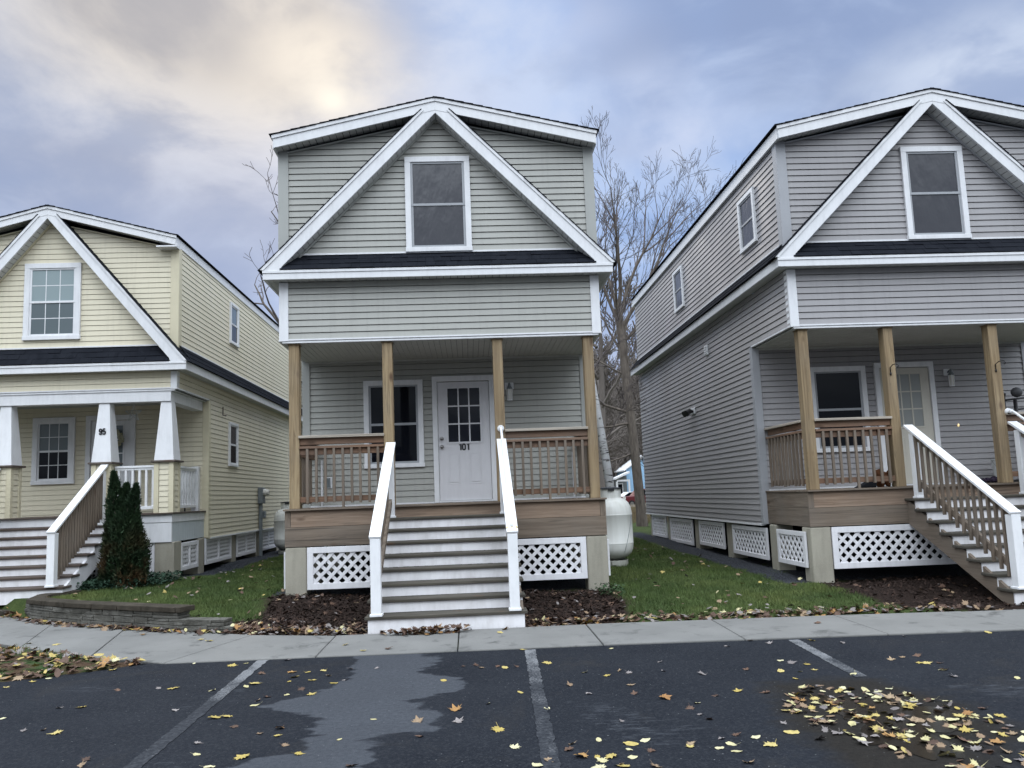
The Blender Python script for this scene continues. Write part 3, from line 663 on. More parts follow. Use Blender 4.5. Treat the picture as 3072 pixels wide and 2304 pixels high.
# ------------------------------------------------------------------ the two sage/grey houses with wooden porch posts
def post_house(name, cx, yF, label, sid, trimm, hw, dm, glass_up, dglass, number, pz, gz, side_windows, porch_dx=0., under=(0, 0), gwx=0.0, extra=None):
    root = thing(name, (cx, yF, 0), label, 'house', 'gabled houses in a row along the sidewalk')
    P = dict(hw=hw, len=10.35, sid=sid, trim=trimm, zE0=4.765, zE1=4.905, zSk=5.185, zUe=6.775, zUa=7.285, zfe0=6.78, zfe1=6.962, zfa=7.522, hf=hw+.06, he=hw+.205,
             yB=1.62, zC=3.845, zFb=3.886, zSb=.868, skx=hw-.04, Ai=7.30, Aox=.225, Aoz=7.335, tx=hw+.245, tz=4.912, ix=hw-.07, iz=4.955)
    S = shell(root, P); BK, FR, UF = S['BK'], S['FR'], S['UF']; d = porch_dx; yB = 1.62
    window(root, UF, gwx-.495, gwx+.495, 5.195, 6.69, glass_up, glass_up)
    window(root, BK, -1.385+d, -.395+d, 2.028, 3.497, GL_DARK, GL_DARK)
    do = door(root, BK, -.15+d, .715+d, 1.452, 3.436, dm, dglass, number)
    wall_lamp(root, BK, 1.065+d, 3.34)
    k = MB(); BK.box(k, -hw+.1, hw-.1, 1.42, 1.447, .0, .03); 
    if number: BK.box(k, -hw+.27, -hw+.30, 1.447, 2.19, .0, .03); BK.box(k, hw-.30, hw-.27, 1.447, 2.19, .0, .03)
    k.build('base_trim', WHITE, root)
    # floor frame and deck
    k = MB(); n = 12
    for i in range(n): y0 = -.055+(yB+.05)*i/n; k.box(-hw+.035, hw-.035, y0+.002, y0+(yB+.05)/n-.003, 1.394, 1.42)
    k.build('porch_deck', GREYW['x'], root, bevel=.003)
    k = MB(); k.box(-hw+.05+.085, hw-.05-.085, .0, .038, 1.158, 1.392); k.build('rim_board', RIMW, root, bevel=.003)
    k = MB(); k.box(-hw+.05, hw-.05, -.003, .038, .88, 1.154); k.build('rim_board', GREYW['x'], root, bevel=.003)
    for sg in (1, -1):
        x0, x1 = sorted((sg*(hw-.05), sg*(hw-.088))); k = MB(); k.box(x0, x1, .039, yB, 1.158, 1.392); k.build('rim_board', GREYW['y'], root, bevel=.003)
        k = MB(); k.box(x0, x1, .039, yB, .88, 1.154); k.build('rim_board', GREYW['y'], root, bevel=.003)
        x0, x1 = sorted((sg*(hw-.051), sg*(hw-.132))); k = MB(); k.box(x0, x1, -.002, .037, 1.157, 1.392); k.build('rim_end', GREYW['z'], root)
    k = MB(); k.box(-hw+.09, hw-.09, .04, 10.3, .9, 1.15); k.build('floor_frame', CRAWL_SHADE, root)  # underside coloured near black as painted underfloor shade
    # posts
    px = [(-hw+.185)+0*d, -.82+d, .825+d, hw-.185]
    po = []
    for i, x in enumerate(px):
        k = MB(); k.box(x-.074, x+.074, .03, .178, 1.42, zt_ if False else 3.83); k.box(x-.088, x+.088, .02, .19, 3.83, 3.844); po.append(k.build('porch_post', POSTW['z'], root, bevel=.008))
    # guard rails
    def spread(a, b, n): return [a+(b-a)*(i+.9)/(n+.6) for i in range(n)]
    flat_rail(root, px[0]+.075, px[1]-.075, .075, spread(px[0]+.075, px[1]-.075, 9), tall=4)
    flat_rail(root, px[2]+.075, px[3]-.075, .075, spread(px[2]+.075, px[3]-.075, 9), tall=4)
    for sg in (-1, 1): flat_rail(root, .18, yB-.03, sg*(hw-.165), spread(.18, yB-.03, 10), along='y')
    # stairs and their rails
    stair(root, -.885, .94, -.25, 1.246, 8, .27, .1545, -.03)
    stair_rail(root, -.785, -.03, 2.322, -2.14, 1.068, (-.16, 1.246), (-2.08, .165), side=-1)
    r = stair_rail(root, .83, -.03, 2.322, -2.14, 1.068, (-.16, 1.246), (-2.08, .165), side=1)
    k = MB(); k.tube([(.83, .028, 2.49), (.83, -.07, 2.485), (.83, -.12, 2.455), (.83, -2.03, 1.185), (.83, -2.06, 1.13)], .0185, 10)
    g = k.build('grab_rail', WHITE2, r, smooth=True)
    k = MB(); k.tube([(.83, .029, 2.49), (.83, -.0, 2.49)], [.052, .045], 16); k.tube([(.83, -.02, 2.489), (.83, -.06, 2.487)], [.032, .030], 12); k.build('rail_flange', WHITE2, g)
    k = MB(); 
    for sx in (-1, 1): k.tube([(.83+sx*.02, -2.05, 1.12), (.83+sx*.055, -2.06, 1.135), (.83+sx*.06, -2.085, 1.118)], [.012, .009, .012], 8)
    k.tube([(.83, -2.02, 1.15), (.83, -2.085, 1.105)], [.02, .016], 8); k.build('rail_bracket', BRASS, g, smooth=True)
    # piers and lattice at the front
    for sg, (zb) in ((-1, pz[0]), (1, pz[1])):
        x0, x1 = sorted((sg*(hw-.05), sg*(hw-.36))); k = MB(); k.box(x0, x1, .004, .31, zb-.2, .878); k.build('pier', CONC, root, bevel=.025)
    FL = PL((0, .03, 0), (1, 0, 0), (0, -1, 0))
    lattice(root, FL, -hw+.365, -.2, pz[2], .866); lattice(root, FL, .2, hw-.365, pz[2], .866)
    # sides: piers and lattice panels
    for sg, SPn in ((-1, 'LS'), (1, 'RS')):
        SP = PL((sg*(hw-.02), 0, 0), (0, 1, 0), (sg, 0, 0))
        for u0, u1, z0, z1 in gz: lattice(root, SP, u0, u1, z0, z1, fr=.07, n=-.02)
        ed = [(gz[i][1], gz[i+1][0]) for i in range(len(gz)-1)]+[(gz[-1][1], gz[-1][1]+.3)]
        for u0, u1 in ed:
            k = MB(); m_ = (u0+u1)/2; x0, x1 = sorted((sg*(hw-.03), sg*(hw-.33))); k.box(x0, x1, m_-.13, m_+.13, -.2, .866); k.build('pier', CONC, root, bevel=.02)
    for pl_, u0, u1, z0, z1 in side_windows: window(root, S[pl_], u0, u1, z0, z1, GL_SCREEN, GL_SCREEN, trim=.07)
    # added near-black box under the floor, painting in the shade behind the lattice
    k = MB(); k.box(-hw+.8, hw-.8, 2.6, 9.6, -.1, .89); k.build('crawl_shade_box', CRAWL_SHADE, root)
    if extra: extra(root, S, po, px, BK)
    return root, S
def c_extra(root, S, po, px, BK):
    k = MB(); BK.box(k, -2.02, -1.925, 1.725, 1.91, .012, .03); o = k.build('outlet_box', WHITE, root, bevel=.006)
    k = MB(); BK.box(k, -2.012, -1.95, 1.737, 1.895, .03, .034); k.build('outlet_cover', GREYMET, o)
def r_extra(root, S, po, px, BK):
    LS = S['LS']
    k = MB(); LS.box(k, 3.93, 4.13, 4.18, 4.385, .015, .05)
    for i in range(4): LS.box(k, 3.945, 4.115, 4.205+i*.045, 4.225+i*.045, .05, .062)
    k.build('gable_vent', WHITE, root, bevel=.006)
    k = MB(); LS.box(k, 5.08, 5.42, 3.10, 3.235, .015, .045); o = k.build('flood_light', WHITE, root, bevel=.01)
    k = MB(); 
    for c in (5.16, 5.34):
        p = Vector(LS.p(c, 3.15, .05)); k.tube([p, p+Vector((-.06, 0, .02)), p+Vector((-.16, -.03, -.035))], [.03, .05, .07], 12)
    k.build('lamp_head', BLKMET, o, smooth=False)
    k = MB(); c = BK.p(1.07, 2.42, .012); k.ball(c, .02, 10, (.8, .6, 1.4)); k.build('door_bell', GLOW, root, smooth=True)
    for x in (px[1], px[2]):
        k = MB(); z = 3.20; k.tube([(x-.015, .025, z-.08), (x-.015, .022, z+.02), (x-.015, -.06, z+.05), (x-.01, -.17, z+.04), (x-.01, -.19, z+.005), (x-.01, -.17, z-.01)], .007, 6)
        k.tube([(x-.015, .029, z-.10), (x-.015, .018, z-.06)], .014, 6); k.build('plant_hook', BLKMET, root, smooth=True)
RP = [(.13, 1.18, .28, .805), (1.62, 3.32, .27, .80), (3.84, 5.47, .30, .81), (5.99, 7.90, .235, .805), (8.28, 9.80, .28, .86)]
houseC, SC = post_house('sage_house', -.34, 11.35, 'sage green sided two storey house numbered 101 in the middle of the row', SAGE, SAGETRIM, 2.378, DOORW, GL_SCREEN, GL_DOOR, '101', (.2, .08, .268), RP,
    [('RS', 1.0, 1.7, 5.6, 6.5)], extra=c_extra)
houseR, SR = post_house('grey_house', 7.36, 11.28, 'purple grey sided house at the right with a wooden porch and beige front door', GREYS, GREYTRIM, 2.425, BEIGED, GL_SCREEN, GL_PALE, None, (.07, .05, .26), RP,
    [('LS', .99, 1.73, 5.56, 6.50), ('LS', 5.38, 6.12, 5.55, 6.50)], porch_dx=-.10, gwx=.02, extra=r_extra)

# ------------------------------------------------------------------ the cream house with tapered columns
def cream_house():
    global GROOVE
    GROOVE = .0065
    cx, yF, hw = -7.51, 14.1, 2.275; yB = 1.70
    root = thing('cream_house', (cx, yF, 0), 'pale cream sided house numbered 95 with tapered white porch columns at the left', 'house', 'gabled houses in a row along the sidewalk')
    P = dict(hw=hw, len=10.8, sid=CREAM, trim=CREAMTRIM, zE0=3.962, zE1=4.112, zSk=4.445, zUe=6.245, zUa=6.80, zfe0=6.265, zfe1=6.425, zfa=7.035, hf=hw+.03, he=hw+.225,
             yB=yB, zC=3.60, zFb=3.645, zSb=.885, skx=hw-.08, Ai=6.815, Aox=.185, Aoz=6.865, tx=hw+.245, tz=4.12, ix=hw-.07, iz=4.17, ov=.19, cb=.10)
    S = shell(root, P); BK, UF, RS = S['BK'], S['UF'], S['RS']
    window(root, UF, -.466, .54, 4.60, 6.025, GL_CURT, GL_CURT2, grid=(3, 2), sash=WHITE, trim=.095)
    window(root, BK, -1.16, -.335, 2.047, 3.38, GL_CURT2, GL_DARK, grid=(3, 2), sash=WHITE, trim=.10)
    window(root, RS, 2.98, 3.62, 2.355, 3.325, GL_SCREEN, GL_DARK, trim=.06, sash=WHITE)
    window(root, RS, 8.66, 9.34, 1.968, 3.34, GL_SCREEN, GL_DARK, trim=.06, sash=WHITE)
    window(root, RS, 3.03, 3.65, 5.09, 6.03, GL_CURT2, GL_DARK, trim=.06, sash=WHITE)
    door(root, BK, -.02, .75, 1.44, 3.28, WHITE, GL_CURT2, None, cas=.10)
    # box at the right end of the upper fascia
    k = MB(); k.box(hw-.33, hw+.03, -.19, .02, 6.235, 6.262); k.build('fascia_return', WHITE, root)
    # beam
    k = MB(); k.box(-2.17, 2.17, .0, .20, 3.42, 3.632); o = k.build('porch_beam', WHITE, root, bevel=.004)
    for sg in (1, -1):
        x0, x1 = sorted((sg*2.17, sg*1.97)); k = MB(); k.box(x0, x1, .20, yB-.02, 3.42, 3.632); k.build('porch_beam', WHITE, root, bevel=.004)
    # columns
    cols = [2.08, .985, -.74, -2.15]
    for i, x in enumerate(cols):
        k = MB(); a, b = .092, .172; yc = .12; z0, z1 = 2.352, 3.418
        k.hexa([(x-b, yc-b, z0), (x+b, yc-b, z0), (x+b, yc+b, z0), (x-b, yc+b, z0), (x-a, yc-a, z1), (x+a, yc-a, z1), (x+a, yc+a, z1), (x-a, yc+a, z1)])
        o = k.build('porch_column', WHITE, root, bevel=.004)
        k = MB(); k.box(x-.215, x+.215, yc-.215, yc+.215, 2.318, 2.351); k.build('column_ledge', BROWNW, o, bevel=.004)
        k = MB(); pz0, pz1 = 1.42, 2.317; h = .172
        FRp = PL((x, yc-h+.02, 0), (1, 0, 0), (0, -1, 0)); RSp = PL((x+h-.02, yc, 0), (0, 1, 0), (1, 0, 0)); LSp = PL((x-h+.02, yc, 0), (0, 1, 0), (-1, 0, 0))
        for pl_ in (FRp, RSp, LSp): siding(k, pl_, [(-h+.09, pz0), (h-.09, pz0), (h-.09, pz1), (-h+.09, pz1)], 1.42, .0968)
        k.box(x-h+.03, x+h-.03, yc+h-.03, yc+h, pz0, pz1); k.build('pedestal_siding', CREAM, o)
        k = MB()
        for sx in (-1, 1):
            for sy in (-1, 1):
                xa, xb = sorted((x+sx*h, x+sx*(h-.085))); ya, yb = sorted((yc+sy*h, yc+sy*(h-.085))); k.box(xa, xb, ya, yb, pz0, pz1)
        k.build('pedestal_corner', CREAMTRIM, o, bevel=.003)
        if i == 1:
            sl = (b-a)/(z1-z0); fp = PL((x, yc-b, 0), (1, 0, 0), (0, -1, 0)); tz0, tz1 = 2.845, 2.955
            nplane = PL((x, yc-b+(tz0+tz1-2*z0)/2*sl, 0), (1, 0, 0), (0, -1, 0)); text_mesh('house_number', '95', nplane, -.065, .06, tz0, tz1, .010, BLACK, o)
    # deck and skirts
    k = MB(); k.box(-hw+.05, hw-.02, -.07, yB, 1.393, 1.42); k.build('porch_deck', BROWNW, root, bevel=.004)
    k = MB(); k.box(-hw+.05, hw-.05, -.02, .03, 1.25, 1.392); k.box(-hw+.06, hw-.06, -.01, .03, .90, 1.246); k.build('porch_apron', WHITE, root, bevel=.003)
    k = MB(); k.box(hw-.08, hw-.05, .03, yB, 1.25, 1.392); k.build('porch_apron', WHITE, root)
    k = MB(); n = 18
    for i in range(n): y0 = .03+(yB-.03)*i/n; k.box(hw-.08, hw-.06, y0+.003, y0+(yB-.03)/n-.003, .90, 1.246)
    k.box(hw-.10, hw-.08, .03, yB, .90, 1.25); k.build('beadboard', BEADP, root)
    k = MB(); k.box(-hw+.1, hw-.1, .05, 10.7, .93, 1.2); k.build('floor_frame', CRAWL_SHADE, root)  # frame takes the painted shade colour too
    for sg in (1, -1):
        x0, x1 = sorted((sg*(hw-.02), sg*(hw-.36))); k = MB(); k.box(x0, x1, .01, .36, .0, .898); k.build('pier', CONC, root, bevel=.012)
    FL = PL((0, .06, 0), (1, 0, 0), (0, -1, 0)); lattice(root, FL, .45, hw-.365, .27, .895, fr=.05, diag=False); lattice(root, FL, -hw+.365, -1.0, .27, .895, fr=.05, diag=False)
    SP = PL((hw-.03, 0, 0), (0, 1, 0), (1, 0, 0)); gz = [(.36, 1.25, .36, .86), (1.66, 3.33, .355, .87), (3.75, 5.28, .345, .875), (5.7, 7.3, .34, .875), (7.7, 9.2, .34, .875)]
    for u0, u1, z0, z1 in gz: lattice(root, SP, u0, u1, z0, z1, fr=.07, diag=False, n=-.02, mid=.06)
    for i in range(5):
        m_ = (gz[i][1]+(gz[i+1][0] if i < 4 else gz[i][1]+.4))/2; k = MB(); k.box(hw-.33, hw-.03, m_-.15, m_+.15, 0, .884); k.build('pier', CONC, root, bevel=.015)
    k = MB(); k.box(-hw+.8, hw-.8, 2.6, 10, -.0, .92); k.build('crawl_shade_box', CRAWL_SHADE, root)  # added dark box, underfloor shade put into its colour
    # white porch railings
    def wrail(xa, xb, y, along, n):
        k = MB()
        def bx(a, b, c0, c1, z0, z1): k.box(a, b, c0, c1, z0, z1) if along == 'x' else k.box(c0, c1, a, b, z0, z1)
        bx(xa, xb, y-.035, y+.035, 2.235, 2.275); bx(xa, xb, y-.02, y+.02, 2.195, 2.235); r = k.build('porch_rail', WHITE2, root, bevel=.004); k = MB(); bx(xa, xb, y-.03, y+.03, 1.49, 1.55); k.build('bottom_rail', WHITE2, r, bevel=.004)
        for i in range(n):
            q = xa+(xb-xa)*(i+.6)/(n+.2); k = MB(); bx(q-.019, q+.019, y-.019, y+.019, 1.55, 2.195); k.build('baluster', WHITE2, r)
    wrail(1.16, 1.905, .12, 'x', 6); wrail(-1.975, -.915, .12, 'x', 8); wrail(.295, yB-.12, 2.06, 'y', 9)
    k = MB(); k.box(1.99, 2.13, yB-.12, yB-.02, 1.42, 2.30); k.build('rail_post', WHITE2, root, bevel=.004)
    # stair
    stair(root, -.93, 1.22, -.25, 1.243, 7, .25, .147, .12, tread=wood('brown_tread', 'x', (.11, .082, .068), (.06, .044, .036), worn=-.1), ext=.02, stringer=LATT)
    for x, sd in ((1.06, 1), (-.80, -1)):
        stair_rail(root, x, -.06, 2.30, -1.80, 1.185, (-.16, 1.243), (-1.73, .362), side=sd, nb=17, lowext=-.03, w=.13)
    # meter, conduit, hook on the right side wall
    k = MB(); RS.box(k, 5.32, 5.60, 1.52, 1.915, .015, .13); o = k.build('electric_meter', GREYMET, root, bevel=.012)
    k = MB(); p = Vector(RS.p(5.46, 1.79, .13)); k.tube([p, p+Vector((.05, 0, 0)), p+Vector((.06, 0, 0)), p+Vector((.12, 0, 0)), p+Vector((.13, 0, 0))], [.09, .09, .075, .07, .05], 18); k.build('meter_dial', CLEAR, o, smooth=False)
    k = MB(); RS.box(k, 5.40, 5.50, .2, 1.52, .02, .09); RS.box(k, 5.52, 5.66, 1.16, 1.33, .02, .14); k.build('conduit', GREYMET, o, bevel=.01)
    k = MB(); k.tube([RS.p(2.55, 3.60, .03), RS.p(2.55, 3.42, .03), RS.p(2.55, 3.405, .10)], .012, 6); k.build('hose_hook', BROWNW, root)
    return root, S
houseL, SL = cream_house()
# ------------------------------------------------------------------ ground
BACK = [(-60, 45), (-14, 17), (-10, 14.3), (-7.2, 12.35), (-6.6, 11.85), (-5.8, 11.24), (-4.54, 10.52), (-3.37, 9.87), (-2.5, 9.45), (-1.59, 9.2), (1.31, 9.2), (2.77, 9.12), (4.19, 9.05), (5.65, 8.94), (7.1, 8.87), (13, 8.6), (60, 6)]
BX, BY = np.array(BACK).T
HP = np.array([(-2.6, 11.35, .2), (-1.2, 11.2, .14), (.3, 11.2, .12), (1.9, 11.35, .09), (-2.6, 10.2, .05), (1.5, 10.2, .03), (4.95, 11.3, .07), (4.95, 13, .137), (4.95, 15, .16), (4.95, 17, .19), (4.95, 19.6, .245), (2.4, 13.3, .25),
    (3.4, 9.8, .0), (3.5, 12, .16), (3.5, 15, .22), (3.5, 20, .28), (2.2, 17, .25), (2.0, 11.4, .10), (5.6, 11, .05), (6.2, 9.6, -.02), (8, 11, .05), (10, 10, .0), (13, 11, .05),
    (-5.18, 14.1, .25), (-5.25, 15.7, .21), (-5.25, 17.6, .26), (-5.2, 19.8, .23), (-6.3, 12.15, .22), (-5.55, 11.6, .2), (-4.6, 10.9, .18), (-3.9, 10.4, .14), (-3.3, 10.2, .08), (-2.75, 9.85, .02),
    (-4, 12, .22), (-3, 12, .2), (-3.5, 15, .24), (-4, 20, .25), (-7.5, 13, .2), (-9, 14.2, .2), (-12, 16, .1), (-20, 25, .1), (0, 15, .2), (0, 30, .3), (-30, 45, .1), (30, 45, .1), (30, 20, .1), (0, 60, .05), (5, 75, -.1), (10, 100, .6), (-30, 100, .5), (40, 100, .5)]
    + [(x, y+.12, -.015) for x, y in zip(BX, BY) if -2.6 < x < 15])
def hgt(x, y):
    x = np.asarray(x, float); y = np.asarray(y, float); d2 = (x[..., None]-HP[:, 0])**2+(y[..., None]-HP[:, 1])**2+.02
    wt = d2**-1.5; return (wt*HP[:, 2]).sum(-1)/wt.sum(-1)
def sst(t): t = np.clip(t, 0, 1); return t*t*(3-2*t)
def ground_z(x, y):
    d = y-np.interp(x, BX, BY); return -.075+(hgt(x, y)+.075)*sst(d/.14)
def gz1(x, y): return float(ground_z(np.array([x]), np.array([y]))[0])
xs = np.concatenate([np.linspace(-90, -16, 24), np.arange(-15, 15.01, .125), np.linspace(16, 90, 24)]); ys = np.concatenate([np.linspace(-60, 4, 12), np.arange(5, 26, .125), np.linspace(26.5, 104, 60), [140, 220, 400]])
GX, GY = np.meshgrid(xs, ys); nx, ny = len(xs), len(ys)
GZ = ground_z(GX, GY)
def vnoise(x, y, s, seed):
    r = np.random.default_rng(seed); T = r.random((64, 64)); x = x*s; y = y*s; i = np.floor(x).astype(int); j = np.floor(y).astype(int); fx = sst(x-i); fy = sst(y-j)
    g = lambda a, b: T[a % 64, b % 64]
    return (g(i, j)*(1-fx)+g(i+1, j)*fx)*(1-fy)+(g(i, j+1)*(1-fx)+g(i+1, j+1)*fx)*fy
GZ = GZ+np.where(GY > np.interp(GX, BX, BY)+.3, (vnoise(GX, GY, 2.2, 1)-.5)*.02, 0)
def inpoly(x, y, P):
    c = np.zeros(x.shape, bool); n = len(P)
    for i in range(n):
        (x1, y1), (x2, y2) = P[i], P[(i+1) % n]
        cond = ((y1 > y) != (y2 > y)); xi = (x2-x1)*(y-y1)/((y2-y1) if y2 != y1 else 1e-9)+x1; c ^= cond & (x < xi)
    return c
def pdist(x, y, P):
    d = np.full(x.shape, 1e9); n = len(P)
    for i in range(n):
        (x1, y1), (x2, y2) = P[i], P[(i+1) % n]; L2 = (x2-x1)**2+(y2-y1)**2+1e-12
        t = np.clip(((x-x1)*(x2-x1)+(y-y1)*(y2-y1))/L2, 0, 1); d = np.minimum(d, np.hypot(x-x1-t*(x2-x1), y-y1-t*(y2-y1)))
    return np.where(inpoly(x, y, P), -d, d)
MULCH = [[(-2.78, 9.5), (-2.95, 9.95), (-2.78, 10.6), (-2.88, 11.25), (-2.66, 11.5), (2.0, 11.5), (2.05, 10.9), (1.98, 10.2), (1.85, 9.6), (1.75, 9.1), (-1.6, 9.1), (-2.4, 9.3)],
         [(4.98, 11.4), (5.06, 10.6), (5.0, 10.0), (5.15, 9.45), (5.35, 9.1), (6.2, 8.8), (12, 8.6), (12, 11.6), (5.0, 11.6)],
         [(-6.4, 12.2), (-6.2, 13.2), (-5.2, 13.8), (-5.1, 14.1), (-10, 14.4), (-10, 13.9), (-7, 12.4)]]
GRAVEL = [[(4.5, 11.9), (4.6, 11.35), (5.0, 11.3), (5.2, 24), (4.45, 24), (4.4, 18), (4.45, 14)], [(-5.3, 14.4), (-4.75, 14.6), (-4.65, 18), (-4.7, 26), (-5.4, 26)], [(1.9, 11.3), (2.12, 11.7), (2.05, 13), (2.05, 23), (1.5, 23), (1.5, 11.3)], [(-2.9, 11.5), (-2.6, 11.35), (-2.6, 23), (-2.95, 23)],
    [(-2.66, 11.5), (2.0, 11.5), (2, 22), (-2.6, 22)], [(5, 11.5), (12, 11.5), (12, 22), (5, 22)], [(-9.8, 14.2), (-5.3, 14.2), (-5.3, 25), (-9.8, 25)]]
def mask(x, y, polys, soft=.12, rag=.35):
    d = np.min([pdist(x, y, P) for P in polys], axis=0)+(vnoise(x, y, 3.3, 5)-.5)*rag+(vnoise(x, y, 9, 6)-.5)*rag*.5; return np.clip(.5-d/soft, 0, 1)
near = (np.abs(GX) < 16) & (GY < 27) & (GY > 4)
MU = np.where(near, mask(GX, GY, MULCH), 0); GR = np.where(near, mask(GX, GY, GRAVEL), 0)
DRYF = np.clip((GY-30)/25, 0, 1)
def gridfaces(nx, ny):
    i = np.arange(nx*(ny-1)); i = i[(i % nx) != nx-1]; return np.stack([i, i+1, i+nx+1, i+nx], 1)
def setattr_(o, name, arr):
    a = o.data.attributes.new(name, 'FLOAT', 'POINT'); a.data.foreach_set('value', np.asarray(arr, np.float32).ravel())
def ground_mat():
    t = MT('lawn_soil'); v = t.co(); n = t.noise(v, 2.2, 5, .6); f = t.noise(v, 55, 3, .7); n2 = t.noise(v, .55, 4)
    g = t.mix(t.mr(n, .3, .7), (.034, .050, .016), (.064, .086, .026)); g = t.mix(t.ma('MULTIPLY', t.mr(f, .35, .7), .6), g, (.020, .032, .012))
    g = t.mix(t.ma('MULTIPLY', t.mr(n2, .5, .7), .5), g, (.065, .080, .024))
    mu = t.mix(t.mr(f, .35, .7), (.010, .007, .006), (.038, .024, .019)); gr = t.mix(t.mr(t.noise(v, 38, 2, .6), .4, .62), (.008, .0095, .013), (.045, .048, .057))
    far = t.mix(t.mr(t.noise(v, .25, 5), .35, .65), (.060, .065, .028), (.115, .090, .055))
    c = t.mix(t.attr('dry'), g, far); c = t.mix(t.attr('gravel'), c, gr); c = t.mix(t.attr('mulch'), c, mu)
    t.bump(f, .8, .03); return t.fin(c, .95, .1)
go = arrmesh('ground', np.stack([GX, GY, GZ], -1).reshape(-1, 3), gridfaces(nx, ny), ground_mat(), smooth=True); tag(go, None, None, kind='structure')
setattr_(go, 'mulch', MU); setattr_(go, 'gravel', GR); setattr_(go, 'dry', DRYF)

# ------------------------------------------------------------------ sidewalk
FRONT = [(-14, 15.6), (-10.6, 13.0), (-7.8, 11.3), (-6.35, 10.2), (-5.2, 9.35), (-4.05, 8.58), (-3.09, 8.06), (-1.59, 8.03), (-.17, 8.0), (1.30, 7.97), (2.73, 7.9), (4.17, 7.83), (5.6, 7.76), (7.05, 7.7), (8.5, 7.63), (10, 7.55), (13, 7.4), (16, 7.25), (22, 6.9)]
BK2 = [(-15, 17.6), (-11.4, 15.0), (-8.6, 13.2), (-7.0, 12.15), (-5.8, 11.22), (-4.5, 10.48), (-2.62, 9.5), (-1.59, 9.2), (-.17, 9.2), (1.31, 9.2), (2.77, 9.12), (4.19, 9.05), (5.65, 8.94), (7.1, 8.87), (8.55, 8.8), (10, 8.72), (13, 8.6), (16, 8.4), (22, 8.1)]
# a back-edge waypoint keeps the curve where two slabs meet the old wall
sw = MB(); g_ = .006
for i in range(len(FRONT)-1):
    a, b, c, d = Vector(FRONT[i]), Vector(FRONT[i+1]), Vector(BK2[i+1]), Vector(BK2[i]); u = (b-a).normalized()*g_; u3 = (c-d).normalized()*g_
    q = [tuple(a+u), tuple(b-u), tuple(c-u3), tuple(d+u3)]
    zt = -.02+random.uniform(-.003, .003); e = .008; cn = Vector(((a+b+c+d)/4))
    top = [tuple(cn+(Vector(p)-cn)*(1-e/max(.3, (Vector(p)-cn).length))) for p in q]
    k = len(sw.v); sw.v += [(x, y, -.14) for x, y in q]+[(x, y, zt-.007) for x, y in q]+[(x, y, zt) for x, y in top]
    for r in (0, 4):
        for j in range(4): sw.f.append((k+r+j, k+r+(j+1) % 4, k+r+4+(j+1) % 4, k+r+4+j))
    sw.f.append((k+8, k+9, k+10, k+11))
tag(sw.build('sidewalk', SIDEW), None, None, kind='structure')

# ------------------------------------------------------------------ parking lot
lx = np.concatenate([[-80, -40, -20, -12, -8], np.arange(-6.5, 6.51, .03), [8, 12, 20, 40, 80]]); ly = np.concatenate([[-80, -40, -20, -8, -2, 1, 2.5], np.arange(3.4, 8.16, .03)])
LX, LY = np.meshgrid(lx, ly)
DRY = [[(-1.1, 8.3), (-.42, 8.3), (-.38, 7.35), (-.20, 7.0), (-.24, 6.50), (-.52, 6.2), (-.30, 5.78), (-.22, 5.44), (-.55, 5.28), (-.60, 4.9), (-.55, 4.3), (-.8, 3.4), (-1.5, 3.4), (-1.28, 4.83), (-1.25, 5.21), (-1.16, 5.49), (-1.05, 5.80), (-1.5, 6.32), (-1.40, 6.58), (-1.2, 6.93), (-1.16, 7.56)]]
DRY2 = [[(-2.2, 6.3), (-2.15, 7.12), (-1.86, 6.98), (-1.72, 6.49), (-1.9, 6.3)], [(.63, 6.12), (1.1, 5.77), (1.5, 5.2), (1.45, 4.7), (.9, 4.6), (.6, 5.2)], [(3.1, 6.4), (4.3, 5.9), (4.0, 5.2), (3.4, 5.6)], [(-1.9, 4.9), (-1.2, 5.0), (-1.3, 4.2), (-2, 4.2)], [(-3.6, 7.2), (-3.0, 7.3), (-3.2, 6.9)]]
PUD = [[(2.35, 6.1), (3.2, 6.2), (3.45, 5.5), (3.3, 4.7), (2.7, 4.0), (1.9, 4.1), (1.95, 4.9), (2.1, 5.5)]]
nearL = (np.abs(LX) < 6.6) & (LY > 3)
wob = (vnoise(LX, LY, 2.1, 11)-.5)*.34+(vnoise(LX*1.0, LY*2.3, 6.0, 12)-.5)*.20+(vnoise(LX, LY, 17, 13)-.5)*.09
dd = np.min([pdist(LX, LY, P) for P in DRY], axis=0)+wob; A1 = np.where(nearL, np.clip(.5-dd/.22, 0, 1), 0)
d2 = np.min([pdist(LX, LY, P) for P in DRY2], axis=0)+wob*1.6; A2 = np.where(nearL, np.clip(.5-d2/.5, 0, 1), 0)*.42
dp = np.min([pdist(LX, LY, P) for P in PUD], axis=0)+wob*.8; A3 = np.where(nearL, np.clip(.5-dp/.3, 0, 1), 0)
